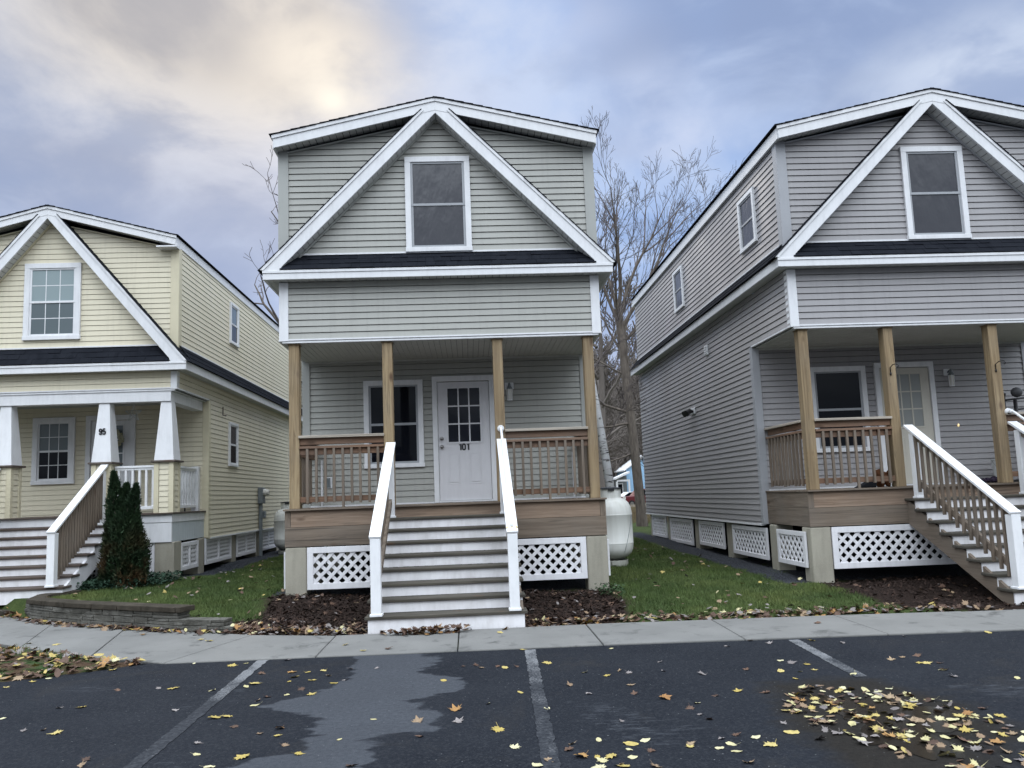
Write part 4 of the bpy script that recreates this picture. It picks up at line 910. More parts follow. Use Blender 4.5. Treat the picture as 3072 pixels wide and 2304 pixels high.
def asphalt():
    t = MT('asphalt'); v = t.co(); f = t.noise(v, 95, 3, .75); g = t.noise(v, 28, 4, .8); n = t.noise(v, 1.2, 5, .6); st = t.noise(v, .8, 6, .7, .8)
    vo = t.n('ShaderNodeTexVoronoi'); t.l(v, vo.inputs['Vector']); vo.inputs['Scale'].default_value = 24
    sp = t.ma('MULTIPLY', t.mr(vo.outputs['Distance'], .13, .07), t.mr(t.noise(v, 11, 2), .56, .62))
    vo2 = t.n('ShaderNodeTexVoronoi'); t.l(v, vo2.inputs['Vector']); vo2.inputs['Scale'].default_value = 70
    dk = t.mix(t.mr(n, .3, .7), (0.0070, 0.0089, 0.0137), (0.0130, 0.0152, 0.0207)); dk = t.mix(t.ma('MULTIPLY', t.mr(g, .50, .72), .65), dk, (0.0318, 0.0348, 0.0414)); dk = t.mix(t.ma('MULTIPLY', t.mr(vo2.outputs['Color'], .62, .9), .45), dk, (0.0370, 0.0392, 0.0444))
    dk = t.mix(t.ma('MULTIPLY', t.mr(st, .55, .68), .55), dk, (0.0266, 0.0252, 0.0252))
    dy = t.mix(t.mr(g, .3, .7), (0.0340, 0.0385, 0.0474), (0.0681, 0.0725, 0.0829)); dy = t.mix(t.ma('MULTIPLY', t.mr(st, .45, .7), .5), dy, (0.0385, 0.0414, 0.0488))
    wt = t.mix(t.mr(g, .3, .7), (0.0089, 0.0078, 0.0070), (0.0222, 0.0192, 0.0163))
    fl = t.noise(t.mp(v, (2.2, 9, 1)), 2.2, 5, .65); br_ = t.mr(t.ma('ADD', t.attr('bare'), t.ma('MULTIPLY', t.ma('SUBTRACT', fl, .5), 1.1)), .38, .66)
    c = t.mix(t.attr('damp'), dk, wt); c = t.mix(t.ma('MULTIPLY', br_, t.mr(t.attr('bare'), .02, .12)), c, dy); c = t.mix(t.ma('MULTIPLY', sp, .9), c, (0.1776, 0.1813, 0.1850))
    t.bump(t.ma('ADD', f, g), .8, .010); return t.fin(c, t.mr(f, .3, .7, .78, .95), .14)
lo = arrmesh('parking_lot', np.stack([LX, LY, np.full_like(LX, -.035)], -1).reshape(-1, 3), gridfaces(len(lx), len(ly)), asphalt(), smooth=True); tag(lo, None, None, kind='structure')
setattr_(lo, 'bare', np.clip(A1+A2, 0, 1)); setattr_(lo, 'damp', A3)
def paintline():
    t = MT('worn_line_paint'); v = t.co(); f = t.noise(v, 60, 4, .75); n = t.noise(t.mp(v, (1, .5, 1)), 5, 4, .6); s = t.n('ShaderNodeSeparateXYZ'); t.l(v, s.inputs[0]); g = t.noise(v, 28, 4, .8)
    fade = t.ma('ADD', t.mr(s.outputs[1], -1.9, .1, .70, .30), t.ma('MULTIPLY', t.ma('SUBTRACT', n, .5), .8))
    k = t.mr(t.ma('SUBTRACT', t.ma('ADD', f, .25), fade), .14, .42)
    base = t.mix(t.mr(g, .4, .7), (.016, .018, .023), (.050, .053, .060)); c = t.mix(k, base, (.165, .168, .176)); t.bump(f, .4, .004); return t.fin(c, .85, .12)
PL_ = paintline()
for x0, y0, x1, y1 in ((-2.105, 8.02, -2.07, 4.0), (.555, 7.93, .40, 4.2), (3.19, 7.82, 3.08, 6.25), (5.85, 7.7, 5.7, 5.0), (-4.75, 7.3, -4.7, 5)):
    k = MB(); n = 90; hw_ = .054; wj = [hw_+random.uniform(-.006, .006)-(.012 if random.random() < .08 else 0) for _ in range(n+1)]; wj2 = [hw_+random.uniform(-.006, .006)-(.012 if random.random() < .08 else 0) for _ in range(n+1)]
    for i in range(n):
        a, b = i/n, (i+1)/n; f = lambda t: (x0+(x1-x0)*t, y0+(y1-y0)*t)
        (xa, ya), (xb, yb) = f(a), f(b); w0_, w1_, w2_, w3_ = wj[i], wj2[i], wj2[i+1], wj[i+1]; k.add([(xa-w0_, ya, -.031), (xa+w1_, ya, -.031), (xb+w2_, yb, -.031), (xb-w3_, yb, -.031)], [(3, 2, 1, 0)])
    o = k.build('parking_line', PL_, sub=(0, y0, 0)); o.location = (0, y0, 0); tag(o, None, None, kind='structure')
# puddle among the leaves
pu = []
for i in range(90):
    t = 2*math.pi*i/90; r = 1+.22*math.sin(3*t+1)+.14*math.sin(5*t+2)+.10*math.sin(9*t)+.06*math.sin(17*t+.5); pu.append((2.72+.36*r*math.cos(t)+.10*math.sin(t), 5.10+.62*r*math.sin(t)))
t = MT('puddle_water'); t.bump(t.noise(t.co(), 9, 3), .05, .01); PW = t.fin((.014, .012, .010), .13, .28)
k = MB(); k.v = [(x, y, -.0312) for x, y in pu]; k.f = [tuple(range(90))]; tag(k.build('puddle', PW), None, None, kind='structure')

# ------------------------------------------------------------------ verge in front of the curved walk
VERGE = [(-3.28, 8.13), (-3.86, 7.74), (-4.4, 7.55), (-5.5, 7.42), (-7.5, 7.5), (-9.5, 8.2), (-12, 10), (-14, 13), (-14.1, 15.5), (-10.65, 12.95), (-7.84, 11.26), (-6.38, 10.16), (-5.23, 9.31), (-4.08, 8.54)]
vx, vy = np.meshgrid(np.arange(-14.2, -3.1, .07), np.arange(7.3, 15.6, .07)); vd = pdist(vx, vy, VERGE); vz = np.where(vd < .0, -.03+.055*sst(-vd/.5)+(vnoise(vx, vy, 5, 3)-.5)*.02, -.3)
F = gridfaces(vx.shape[1], vx.shape[0]); keep = (vd.ravel()[F] < .07).all(1)
def verge_mat():
    t = MT('verge_soil'); v = t.co(); n = t.noise(v, 3, 4); f = t.noise(v, 40, 3, .7); c = t.mix(t.mr(f, .3, .7), (.035, .022, .014), (.095, .06, .038)); c = t.mix(t.mr(n, .45, .6), c, (.035, .06, .02)); t.bump(f, .8, .03); return t.fin(c, .95, .1)
vo_ = arrmesh('verge', np.stack([vx, vy, vz], -1).reshape(-1, 3), F[keep], verge_mat(), smooth=True); tag(vo_, None, None, kind='structure')

# ------------------------------------------------------------------ retaining wall of split stone blocks
def stone_mat():
    t = MT('split_stone'); v = t.co(); oi = t.n('ShaderNodeTexVoronoi'); t.l(t.mp(v, (2.8, 2.8, 12)), oi.inputs['Vector']); oi.inputs['Scale'].default_value = 1.0
    n = t.noise(v, 7, 6, .65); f = t.noise(t.mp(v, (1, 1, 3)), 30, 4, .7); s = t.n('ShaderNodeSeparateColor'); t.l(oi.outputs['Color'], s.inputs[0])
    c = t.mix(s.outputs[0], (.085, .081, .070), (.185, .178, .158)); c = t.mix(t.ma('MULTIPLY', t.mr(n, .4, .7), .6), c, (.04, .038, .032)); c = t.mix(t.ma('MULTIPLY', t.mr(f, .5, .75), .3), c, (.21, .21, .19))
    t.bump(t.ma('ADD', f, n), .9, .03); return t.fin(c, .92, .15)
STONE = stone_mat()
def cap_mat():
    t = MT('wall_cap_stone'); v = t.co(); n = t.noise(v, 6, 6, .65); c = t.mix(t.mr(n, .3, .7), (.030, .026, .020), (.066, .056, .044)); t.bump(n, .8, .03); return t.fin(c, .95, .1)
CAPS = cap_mat()
wp = [(-6.28, 12.75), (-6.53, 12.05), (-6.42, 11.82), (-5.8, 11.32), (-5.15, 10.93), (-4.54, 10.60), (-3.95, 10.27), (-3.37, 9.98), (-2.9, 9.86)]
def along(s):
    for i in range(len(wp)-1):
        a, b = Vector(wp[i]), Vector(wp[i+1]); L = (b-a).length
        if s <= L or i == len(wp)-2: u = (b-a)/L; return a+u*s, u
        s -= L
TL = sum((Vector(wp[i+1])-Vector(wp[i])).length for i in range(len(wp)-1))
def block(mb, s0, s1, z0, z1, wd, j=.008):
    P = []
    for z in (z0, z1):
        for s, o in ((s0, -1), (s1, -1), (s1, 1), (s0, 1)):
            p, u = along(s); nrm = Vector((u.y, -u.x))  # outward (towards the walk)
            q = p+nrm*(wd*.5 if o < 0 else -wd*.5)+nrm*random.uniform(-j, j); P.append((q.x, q.y, z+random.uniform(-.002, .002)))
    mb.hexa(P)
wroot = MB()
for ci, (z0, z1, smax) in enumerate(((-.03, .045, TL), (.05, .125, TL-.12), (.13, .20, TL-.78))):
    s = .0
    while s < smax:
        e = min(smax, s+random.uniform(.16, .42)); 
        if smax-e < .1: e = smax
        # some blocks are two thin courses
        if random.random() < .45: zm = (z0+z1)/2; block(wroot, s+.003, e-.003, z0, zm-.002, .2); block(wroot, s+.003, e-.003, zm+.002, z1, .2)
        else: block(wroot, s+.003, e-.003, z0, z1, .2)
        s = e
wo = wroot.build('retaining_wall', STONE, bevel=.006); tag(wo, 'low curved grey stone retaining wall holding up the lawn beside the sidewalk', 'retaining wall')
k = MB(); s = .0
while s < TL-.72:
    e = min(TL-.72, s+random.uniform(.45, .62)); block(k, s+.004, e-.004, .205, .272, .25, .004); s = e
k.build('wall_cap', CAPS, wo, bevel=.008)
# short kerb of the same stone left of the steps
k = MB()
for i in range(4): k.box(-6.75-.42*(i+1)+.005, -6.75-.42*i-.005, 12.2+.06*i, 12.42+.06*i, -.03, .06)
tag(k.build('stone_edging', CAPS, bevel=.01), 'short row of dark stone edging in front of the cream house steps', 'edging')

# ------------------------------------------------------------------ propane tanks
def tank(cx, cy, z, label):
    o = thing('propane_tank', (cx, cy, z), label, 'propane tank'); r = .375; b = .10; t0 = 1.09
    prof = [(.05, b-.035), (.16, b-.02), (.27, b+.03), (.335, b+.09), (.365, b+.16), (r, b+.24), (r, b+.245)]
    prof += [(r, b+.25), (r+.004, b+.255), (r+.004, b+.268), (r, b+.273), (r, t0-.26), (r+.004, t0-.255), (r+.004, t0-.242), (r, t0-.237), (r, t0-.23), (.36, t0-.13), (.325, t0-.05), (.26, t0+.015), (.17, t0+.05), (.05, t0+.062)]
    body = MB().lathe(prof, n=40).build('tank_body', TANK, o, smooth=True)
    k = MB().lathe([(.20, t0-.01), (.205, t0+.02), (.205, t0+.20), (.195, t0+.20), (.195, t0+.02)], n=32, cap=False); k.build('tank_collar', TANK, o, smooth=False)
    k = MB().lathe([(.0001, t0+.225), (.12, t0+.222), (.225, t0+.208), (.228, t0+.19), (.215, t0+.19)], n=32, cap=False); k.box(-.05, .05, -.235, -.19, t0+.16, t0+.2); k.build('tank_lid', BLACK, o)
    k = MB().lathe([(.27, -.02), (.27, .08), (.262, .08), (.262, -.02)], n=32, cap=False); k.box(-.06, .02, -.30, -.262, .01, .075); k.build('foot_ring', TANK, o)
    for a in (.25, -.25):
        k = MB(); c = Vector((.27*math.cos(a), .27*math.sin(a), t0-.02)); k.tube([c+Vector((0, .035*math.cos(q), .03+.045*math.sin(q)))+Vector((0, 0, 0)) for q in np.linspace(-.5, math.pi+.5, 12)], .0085, 8); k.build('lifting_lug', TANK, o, smooth=True)
    k = MB(); pts = [(r*math.cos(a)*1.01, r*math.sin(a)*1.01, zz) for a, zz in zip(np.linspace(-.5, -1.15, 12), np.linspace(t0-.25, .22, 12))]; k.tube(pts, .004, 5); k.build('pipe_line', GREYMET, o)
    return o
tank(2.41, 13.38, .265, 'white upright propane tank with black lid between the sage house and the grey house')
tank(-4.66, 20.3, .235, 'white upright propane tank beside the cream house wall past the electric meter')

# ------------------------------------------------------------------ arborvitae and ground cover
def leafm(name, a, b, sc=6, rough=.7):
    t = MT(name); v = t.co(); n = t.noise(v, sc, 4, .6); f = t.noise(v, 45, 2, .6); c = t.mix(t.mr(n, .32, .68), a, b); c = t.mix(t.ma('MULTIPLY', f, .35), c, sc_(a, .5)); return t.fin(c, rough, .25)
def arbmat():
    t = MT('evergreen_sprays'); v = t.co(); n = t.noise(v, 5, 4, .6); z = t.n('ShaderNodeSeparateXYZ'); t.l(v, z.inputs[0]); m = t.noise(v, 3.0, 3)
    g = t.mix(t.mr(n, .3, .7), (.008, .020, .009), (.022, .044, .018)); br = t.mix(n, (.055, .030, .014), (.10, .055, .026))
    g = t.mix(t.ma('MULTIPLY', t.ma('MULTIPLY', t.mr(m, .42, .62), t.mr(z.outputs[2], 1.15, .35)), .85), g, br); return t.fin(g, .75, .2)
ARB = arbmat()
broot = thing('evergreen_bush', (-5.72, 13.2, .22), 'dark green columnar evergreen bush with pointed tops beside the cream house steps', 'bush')
V = []; 
cones = [(-.20, .0, .145, 1.90, .27), (.04, .04, .16, 1.70, .30), (.17, -.02, .135, 1.68, .25), (.07, -.05, .27, 1.36, .30), (-.14, .05, .22, 1.42, .3), (.13, .0, .22, 1.15, .3)]
for bx, by, rr_, hh, _ in cones:
    nq = 5200
    tt = rng.random(nq)**.8; ang = rng.random(nq)*6.283
    prof = np.interp(tt, [0, .08, .3, .55, .75, .9, 1.0], [.62, .82, 1.0, 1.0, .80, .42, .04])
    lump = 1+.16*np.sin(3*ang+tt*9+bx*20)+.12*np.sin(7*ang-tt*17)+.08*np.sin(13*ang+tt*31)
    q = rr_*prof*lump*(.55+.45*rng.random(nq)**.4); lean = .05*np.sin(tt*5+bx*9)
    c = np.stack([bx+q*np.cos(ang)+lean, by+q*np.sin(ang), tt*hh], 1)
    s = .022+.025*rng.random(nq); out_ = np.stack([np.cos(ang)*.55, np.sin(ang)*.55, np.full(nq, .85)], 1)+rng.normal(0, .35, (nq, 3)); out_ /= np.linalg.norm(out_, axis=1)[:, None]
    side = np.cross(out_, rng.normal(0, 1, (nq, 3))); side /= np.linalg.norm(side, axis=1)[:, None]
    a = c-side*(s*.35)[:, None]; b = c+side*(s*.35)[:, None]; d = c+out_*(s*1.7)[:, None]; V.append(np.stack([a, b, d], 1).reshape(-1, 3))
V = np.concatenate(V); arrmesh('crown', V, np.arange(len(V)).reshape(-1, 3), ARB, broot)
k = MB()
for bx, by, rr_, hh, _ in cones[:3]: k.tube([(bx, by, -.05), (bx+.01, by, hh*.5), (bx, by, hh*.9)], [.03, .02, .006], 7)
for i in range(60):
    a = random.random()*6.28; z = random.uniform(.1, 1.1); k.tube([(0, 0, z), (.24*math.cos(a), .2*math.sin(a), z+.22)], [.008, .003], 4)
k.build('trunk', BARK, broot)
GCOV = [(-6.35, 12.75), (-5.9, 12.85), (-5.5, 12.95), (-5.05, 13.2), (-4.95, 13.75), (-5.2, 14.0), (-7.2, 14.0), (-6.6, 13.3)]
def scatter(poly, n):
    P = np.array(poly); lo_, hi_ = P.min(0), P.max(0); o = []
    while sum(len(q) for q in o) < n:
        xy = lo_+(hi_-lo_)*rng.random((n*2, 2)); o.append(xy[inpoly(xy[:, 0], xy[:, 1], poly)])
    return np.concatenate(o)[:n]
def leafcloud(xy, z0, z1, s0, s1, tilt=.5):
    n = len(xy); z = ground_z(xy[:, 0], xy[:, 1])+z0+(z1-z0)*rng.random(n); c = np.column_stack([xy, z]); nr = rng.normal(0, tilt, (n, 3)); nr[:, 2] = 1; nr /= np.linalg.norm(nr, axis=1)[:, None]
    u = np.cross(nr, rng.normal(0, 1, (n, 3))); u /= np.linalg.norm(u, axis=1)[:, None]; v = np.cross(nr, u); s = (s0+(s1-s0)*rng.random(n))[:, None]
    return np.stack([c-u*s, c-v*s*.5, c+u*s, c+v*s*.5], 1).reshape(-1, 3)
V = leafcloud(scatter(GCOV, 5200), .01, .17, .014, .032, .7)
gc = arrmesh('ground_cover', V, np.arange(len(V)).reshape(-1, 4), leafm('ground_cover_leaf', (.012, .034, .020), (.035, .075, .045))); tag(gc, 'low dark green ground cover under the evergreen bush', 'ground cover', kind='stuff')
V = leafcloud(scatter([(1.75, 10.75), (2.1, 10.7), (2.15, 11.15), (1.75, 11.3)], 260), .01, .12, .014, .03, .7)
gw = arrmesh('weeds', V, np.arange(len(V)).reshape(-1, 4), leafm('weed_leaf', (.02, .045, .018), (.05, .09, .035))); tag(gw, 'small weeds at the foot of the right concrete pier', 'weeds', kind='stuff')

# ------------------------------------------------------------------ porch things
def porch_obj(): pass
o = thing('bucket', (8.86, 12.55, 1.42), 'white plastic bucket standing on the grey house porch beside a post', 'bucket')
MB().lathe([(.10, .0), (.135, .37), (.145, .375), (.145, .39), (.13, .39), (.095, .02)], n=24, cap=True).build('bucket_body', paint('bucket_plastic', (.62, .64, .64), .4, .1), o, smooth=False)
k = MB(); k.tube([(-.145, 0, .36), (-.13, -.08, .26), (0, -.15, .22), (.13, -.08, .26), (.145, 0, .36)], .005, 6); k.build('handle', STEEL, o)
k = MB(); 
for i in range(9): k.ball((8.30+.055*i, 12.35+random.uniform(-.06, .06), 1.455+random.uniform(-.01, .02)), random.uniform(.045, .085), 10, (1, .8, .75), .18)
tag(k.build('clothes_heap', plain('dark_purple_cloth', (.028, .018, .035), .8, 0, .2)), 'heap of dark purple cloth on the grey house porch floor next to the white bucket', 'cloth heap')
k = MB(); k.xz([(5.90, 1.421), (6.22, 1.421), (6.225, 1.47), (6.26, 1.535), (6.19, 1.53), (6.15, 1.545), (6.05, 1.49)], 11.62, 11.74)
tag(k.build('black_bag', plain('black_nylon', (.012, .013, .018), .7, 0, .3), bevel=.012), 'limp black cloth bag lying behind the grey house porch rail', 'bag')
k = MB(); 
for i in range(12): k.ball((6.40+random.uniform(-.09, .10), 11.78+random.uniform(-.05, .05), 1.48+random.uniform(-.03, .20)*(.4+.6*random.random())), random.uniform(.04, .075), 8, (1, 1, 1.1), .25)
tag(k.build('brown_plant', plain('rust_leaves', (.105, .045, .022), .9, 0, .1)), 'rust brown withered bundle on the porch floor left of the beige door', 'withered plant')
k = MB(); k.box(6.47, 6.62, 11.66, 11.70, 1.49, 1.512); k.box(6.47, 6.49, 11.66, 11.70, 1.421, 1.49); k.box(6.47, 6.62, 11.71, 11.73, 1.421, 1.435)
tag(k.build('white_bracket', WHITE2), 'small white angle bracket on the porch floor beside the brown bundle', 'bracket')
o = thing('plant_stand', (9.02, 12.3, 1.42), 'black metal stand with rounded top behind the right porch rail of the grey house', 'stand')
k = MB(); k.tube([(.03, 0, 0), (.03, 0, 1.35)], .03, 10); k.tube([(-.13, 0, 1.05), (-.155, 0, 1.2), (-.15, 0, 1.36), (-.13, 0, 1.46)], .014, 8)
for z in (1.17, 1.345): k.tube([(-.14, 0, z), (.2, 0, z+.03)], .016, 8)
k.build('frame', BLKMET, o, smooth=True); k = MB(); k.ball((.07, 0, 1.47), .085, 14, (1.1, .8, 1)); k.build('finial', plain('dark_finial', (.05, .05, .055), .6), o, smooth=True)
k = MB().lathe([(.16, .0), (.15, .03), (.04, .06)], (.03, 0), 16); k.build('base', BLKMET, o)
# cream house porch: chair, wreath, star
o = thing('patio_chair', (-5.72, 15.15, 1.42), 'dark metal chair with round spoked back and grey cushion behind the white porch railing', 'chair')
k = MB(); k.tube([(.19*math.cos(q), .2, .60+.19*math.sin(q)) for q in np.linspace(0, 2*math.pi, 25)], .012, 6, False)
for q in np.linspace(0, math.pi, 7): k.tube([(.03*math.cos(q), .2, .60+.03*math.sin(q)), (.185*math.cos(q), .2, .60+.185*math.sin(q))], .006, 5)
k.box(-.24, .24, .18, .22, .80, .86); k.build('backrest', BLKMET, o)
k = MB(); k.box(-.22, .22, -.22, .2, .40, .43); k.build('seat', BLKMET, o, bevel=.01)
k = MB(); k.box(-.2, .2, .05, .17, .435, .70); k.build('cushion', plain('slate_cushion', (.10, .125, .17), .85, 0, .1), o, bevel=.04)
for sx in (-1, 1):
    for sy in (-1, 1): k = MB(); k.tube([(.2*sx, .2*sy, 0), (.2*sx, .2*sy, .86 if sy > 0 else .42)], .014, 7); k.build('leg', BLKMET, o)
k = MB()
for i in range(150):
    q = random.random()*6.283; rr_ = .155+random.uniform(-.04, .04); p = Vector((rr_*math.cos(q), random.uniform(-.045, .0), rr_*math.sin(q))); k.ball(p, random.uniform(.016, .03), 6, (1, .7, 1), .3)
tag(k.build('wreath', leafm('wreath_leaves', (.30, .28, .17), (.50, .48, .36), 14)), 'pale round wreath hanging on the cream house front door', 'wreath').location = (-7.05, 15.68, 2.90)
k = MB()
for q in range(5):
    a = math.pi/2+q*2*math.pi/5; b = a+4*math.pi/5; k.tube([(.16*math.cos(a), 0, .16*math.sin(a)), (.16*math.cos(b), .01*((q % 2)*2-1), .16*math.sin(b))], .006, 5)
for q in range(5):
    a = math.pi/2+q*2*math.pi/5; k.tube([(.16*math.cos(a), 0, .16*math.sin(a)), (0, -.04, 0)], .004, 4)
k.tube([(0, 0, .16), (0, 0, .31)], .002, 4)
tag(k.build('star_ornament', plain('star_wire', (.55, .56, .56), .5)), 'pale wire star ornament hanging under the cream house porch ceiling', 'ornament').location = (-6.27, 14.75, 3.29)
# ------------------------------------------------------------------ bare trees
class TA:
    def __init__(s): s.V = []; s.F = []; s.k = 0
    def add(s, pts, rad, n):
        pts = np.asarray(pts, float); m_ = len(pts); d = np.gradient(pts, axis=0); d /= np.linalg.norm(d, axis=1)[:, None]+1e-9
        ref = np.array([0, 0, 1.]) if abs(d[0, 2]) < .8 else np.array([1., 0, 0]); a = np.cross(d, ref); a /= np.linalg.norm(a, axis=1)[:, None]+1e-9; b = np.cross(d, a)
        t = 2*np.pi*np.arange(n)/n; V = pts[:, None]+(a[:, None]*np.cos(t)[None, :, None]+b[:, None]*np.sin(t)[None, :, None])*np.asarray(rad)[:, None, None]
        i = np.arange(m_-1)[:, None]*n; j = np.arange(n)[None]; j2 = (j+1) % n
        F = np.stack([i+j, i+j2, i+n+j2, i+n+j], -1).reshape(-1, 4)+s.k; s.V.append(V.reshape(-1, 3)); s.F.append(F); s.k += m_*n
    def build(s, name, mat, parent): return arrmesh(name, np.concatenate(s.V), np.concatenate(s.F), mat, parent, True)
def unit(v): return v/(np.linalg.norm(v)+1e-9)
def limb(r, p, d, L, rad, lvl, T, cfg):
    ns = 7 if lvl < 2 else (5 if lvl < 4 else 3); pts = [p.copy()]; rads = [rad]; st = L/ns; d = unit(d); kids = []
    for i in range(ns):
        d = unit(d+r.normal(0, cfg['wob'], 3)+np.array([0, 0, cfg['up']*(1 if lvl else 0)])); p = p+d*st; pts.append(p.copy()); f = (i+1)/ns
        rads.append(max(cfg['rmin'], rad*(1-f*.78))); kids.append((p.copy(), d.copy(), f, rads[-1]))
    T[0 if lvl < cfg['split'] else 1].add(pts, rads, 8 if lvl == 0 else (6 if lvl == 1 else (4 if lvl == 2 else 3)))
    if lvl >= cfg['lv']: return
    nk = cfg['n'][lvl]
    for q in range(nk):
        f = cfg['f0']+(1-cfg['f0'])*(q+r.random())/nk; i = min(ns-1, int(f*ns)); pp, dd_, ff, rr = kids[i]
        ax = unit(np.cross(dd_, r.normal(0, 1, 3))); an = R(cfg['ang'])*r.uniform(.6, 1.3); nd_ = unit(dd_*math.cos(an)+ax*math.sin(an))
        limb(r, pp, nd_, L*cfg['ratio']*r.uniform(.7, 1.2)*(1.15-.45*f), max(cfg['rmin'], min(rr*.75, rad*.55)), lvl+1, T, cfg)
def tree_from(name, loc, label, group, tp, tr, limbs, cfg, seed, trunkmat=BARK, twigmat=TWIG, cat='tree'):
    r = np.random.default_rng(seed); T = [TA(), TA()]; o = thing(name, loc, label, cat, group)
    T[0].add(tp, tr, 12)
    for p, d, L, rad in limbs: limb(r, np.array(p, float), np.array(d, float), L, rad, 1, T, cfg)
    T[0].build('trunk', trunkmat, o); T[1].build('crown', twigmat, o); return o
cfgM = dict(wob=.09, up=.05, rmin=.0055, split=2, lv=5, n=[0, 6, 4, 4, 3, 0], f0=.22, ang=27, ratio=.56)
# big maple in the gap: straight trunk, then a fan of rising limbs
tp = [(.18, 0, -.2), (.17, 0, .4), (.06, 0, 2.5), (-.08, 0, 5.0), (-.22, 0, 7.2), (-.28, 0, 8.0)]; tr = [.24, .19, .17, .165, .155, .13]
limbs = [((-.22, 0, 7.3), (-.34, .1, 1), 3.3, .075), ((-.27, 0, 7.9), (-.12, .25, 1), 4.0, .085), ((-.27, 0, 7.9), (.16, -.2, 1), 4.5, .085), ((-.24, 0, 7.7), (.36, .15, 1), 4.8, .085), ((-.2, 0, 7.2), (.62, 0, .85), 5.2, .085), ((-.16, 0, 6.7), (.85, -.1, .66), 5.0, .07),
    ((-.22, 0, 7.4), (-.2, -.5, 1), 3.8, .06), ((-.15, 0, 6.3), (-.5, .3, .8), 3.6, .05), ((-.06, 0, 4.1), (-.95, .1, .25), 3.2, .06), ((-.06, 0, 3.7), (-.9, -.3, -.05), 3.0, .055), ((-.03, 0, 2.6), (-.8, -.2, -.25), 2.2, .035), ((-.12, 0, 5.5), (-.9, .3, .3), 2.6, .045), ((-.18, 0, 6.8), (.5, .5, .8), 3.6, .05)]
tree_from('maple_tree', (6.02, 28, .25), 'tall bare maple with a straight dark trunk rising between the sage and grey houses', None, tp, tr, limbs, cfgM, 5)
cfgA = dict(cfgM, n=[0, 6, 4, 4, 3, 0])
tree_from('maple_tree', (9.9, 31, .2), 'bare tree whose upright crown shows above the grey house roof', None, [(0, 0, -.2), (0, 0, 3), (.1, 0, 6.5)], [.26, .22, .17],
    [((.1, 0, 6.2), (.1, 0, 1), 5.0, .10), ((.1, 0, 6.4), (-.3, .1, 1), 4.5, .09), ((.1, 0, 6.0), (.35, -.1, 1), 4.7, .09), ((.05, 0, 5), (-.5, 0, .9), 3.2, .07)], cfgA, 9)
# birch with a leaning white trunk
bp = [(.10, 0, -.2), (.06, 0, .6), (-.02, 0, 1.6), (-.16, 0, 2.8), (-.30, 0, 3.9), (-.44, 0, 5.2), (-.52, 0, 6.6), (-.56, 0, 8)]
br = [.135, .118, .108, .092, .08, .066, .05, .03]
cfgB = dict(cfgM, wob=.09, up=.03, n=[0, 6, 6, 4, 0], ratio=.5, lv=4, split=1)
tree_from('birch_tree', (3.42, 18.8, .27), 'leaning white barked birch trunk beside the right porch post of the sage house', None, bp, br,
    [((-.1, 0, 2.4), (.45, .3, .8), 1.5, .02), ((-.2, 0, 3.2), (-.5, .2, .7), 1.6, .022), ((-.32, 0, 4.1), (.5, .2, .75), 1.8, .024), ((-.4, 0, 4.9), (-.5, -.1, .8), 1.8, .022), ((-.5, 0, 6.2), (.4, .1, .9), 1.6, .02)], cfgB, 3, trunkmat=BIRCH)
# tree reaching out left of the middle house: broken sparse limbs
cfgL = dict(cfgM, wob=.16, up=.05, n=[0, 4, 4, 3, 0], lv=4, ratio=.52, ang=38, f0=.3, rmin=.008)
tree_from('dead_tree', (-4.9, 24.5, .2), 'sparse half dead tree with crooked limbs behind the left edge of the sage house', None, [(0, 0, -.2), (0, 0, 3.5), (-.1, 0, 6.5), (-.3, 0, 8.2)], [.25, .20, .15, .1],
    [((-.1, 0, 6.3), (-.75, .1, .75), 3.4, .085), ((-.2, 0, 7.4), (-.45, 0, 1), 3.4, .075), ((-.3, 0, 8.2), (-.05, .1, 1), 3.0, .07), ((-.05, 0, 5.0), (-1, 0, .30), 2.7, .05), ((-.02, 0, 4.3), (-.95, .2, .12), 2.7, .045), ((-.02, 0, 5.4), (.6, .2, .6), 2.8, .05)], cfgL, 21)
# woodland trees: three kinds built once, then copied
cfgW = dict(cfgM, wob=.13, up=.07, rmin=.018, n=[0, 7, 5, 4, 0], lv=4, ratio=.5, f0=.25)
protos = []
for i, (hh, sd) in enumerate(((9, 31), (10, 32), (8, 33))):
    r_ = np.random.default_rng(sd); tp = [(0, 0, -.5), (0, 0, hh*.25), (r_.normal(0, .15), 0, hh*.55), (r_.normal(0, .3), r_.normal(0, .2), hh*.85)]; lm = []
    for q in range(8): z = hh*(.32+.55*q/8); a = q*2.4+i; lm.append(((0, 0, z), (math.cos(a)*.8, math.sin(a)*.8, .75), hh*.34*(1.15-.5*q/8), .07))
    protos.append(tree_from('woodland_tree', (0, 0, 0), 'bare grey brown tree in the woods behind the houses', 'bare trees in the woods behind the houses', tp, [.19, .16, .12, .06], lm, cfgW, sd, WOODT, WOODT))
def copy_tree(o, loc, s, rz):
    c_ = o.copy(); col.objects.link(c_); c_.location = loc; c_.scale = (s, s, s); c_.rotation_euler = (0, 0, rz)
    for ch in o.children: d_ = ch.copy(); col.objects.link(d_); d_.parent = c_
    return c_
wr = random.Random(4); spots = []
for i in range(26): y = wr.uniform(36, 88); spots.append((y*math.tan(R(wr.uniform(8.3, 15.2))), y, wr.uniform(.75, 1.35)))
for i in range(14): y = wr.uniform(38, 80); spots.append((y*math.tan(R(wr.uniform(-17.5, -11.5))), y, wr.uniform(.75, 1.25)))
for i in range(26): y = wr.uniform(103, 132); spots.append((y*math.tan(R(wr.uniform(8.0, 13.6))), y, wr.uniform(1.2, 2.3)))
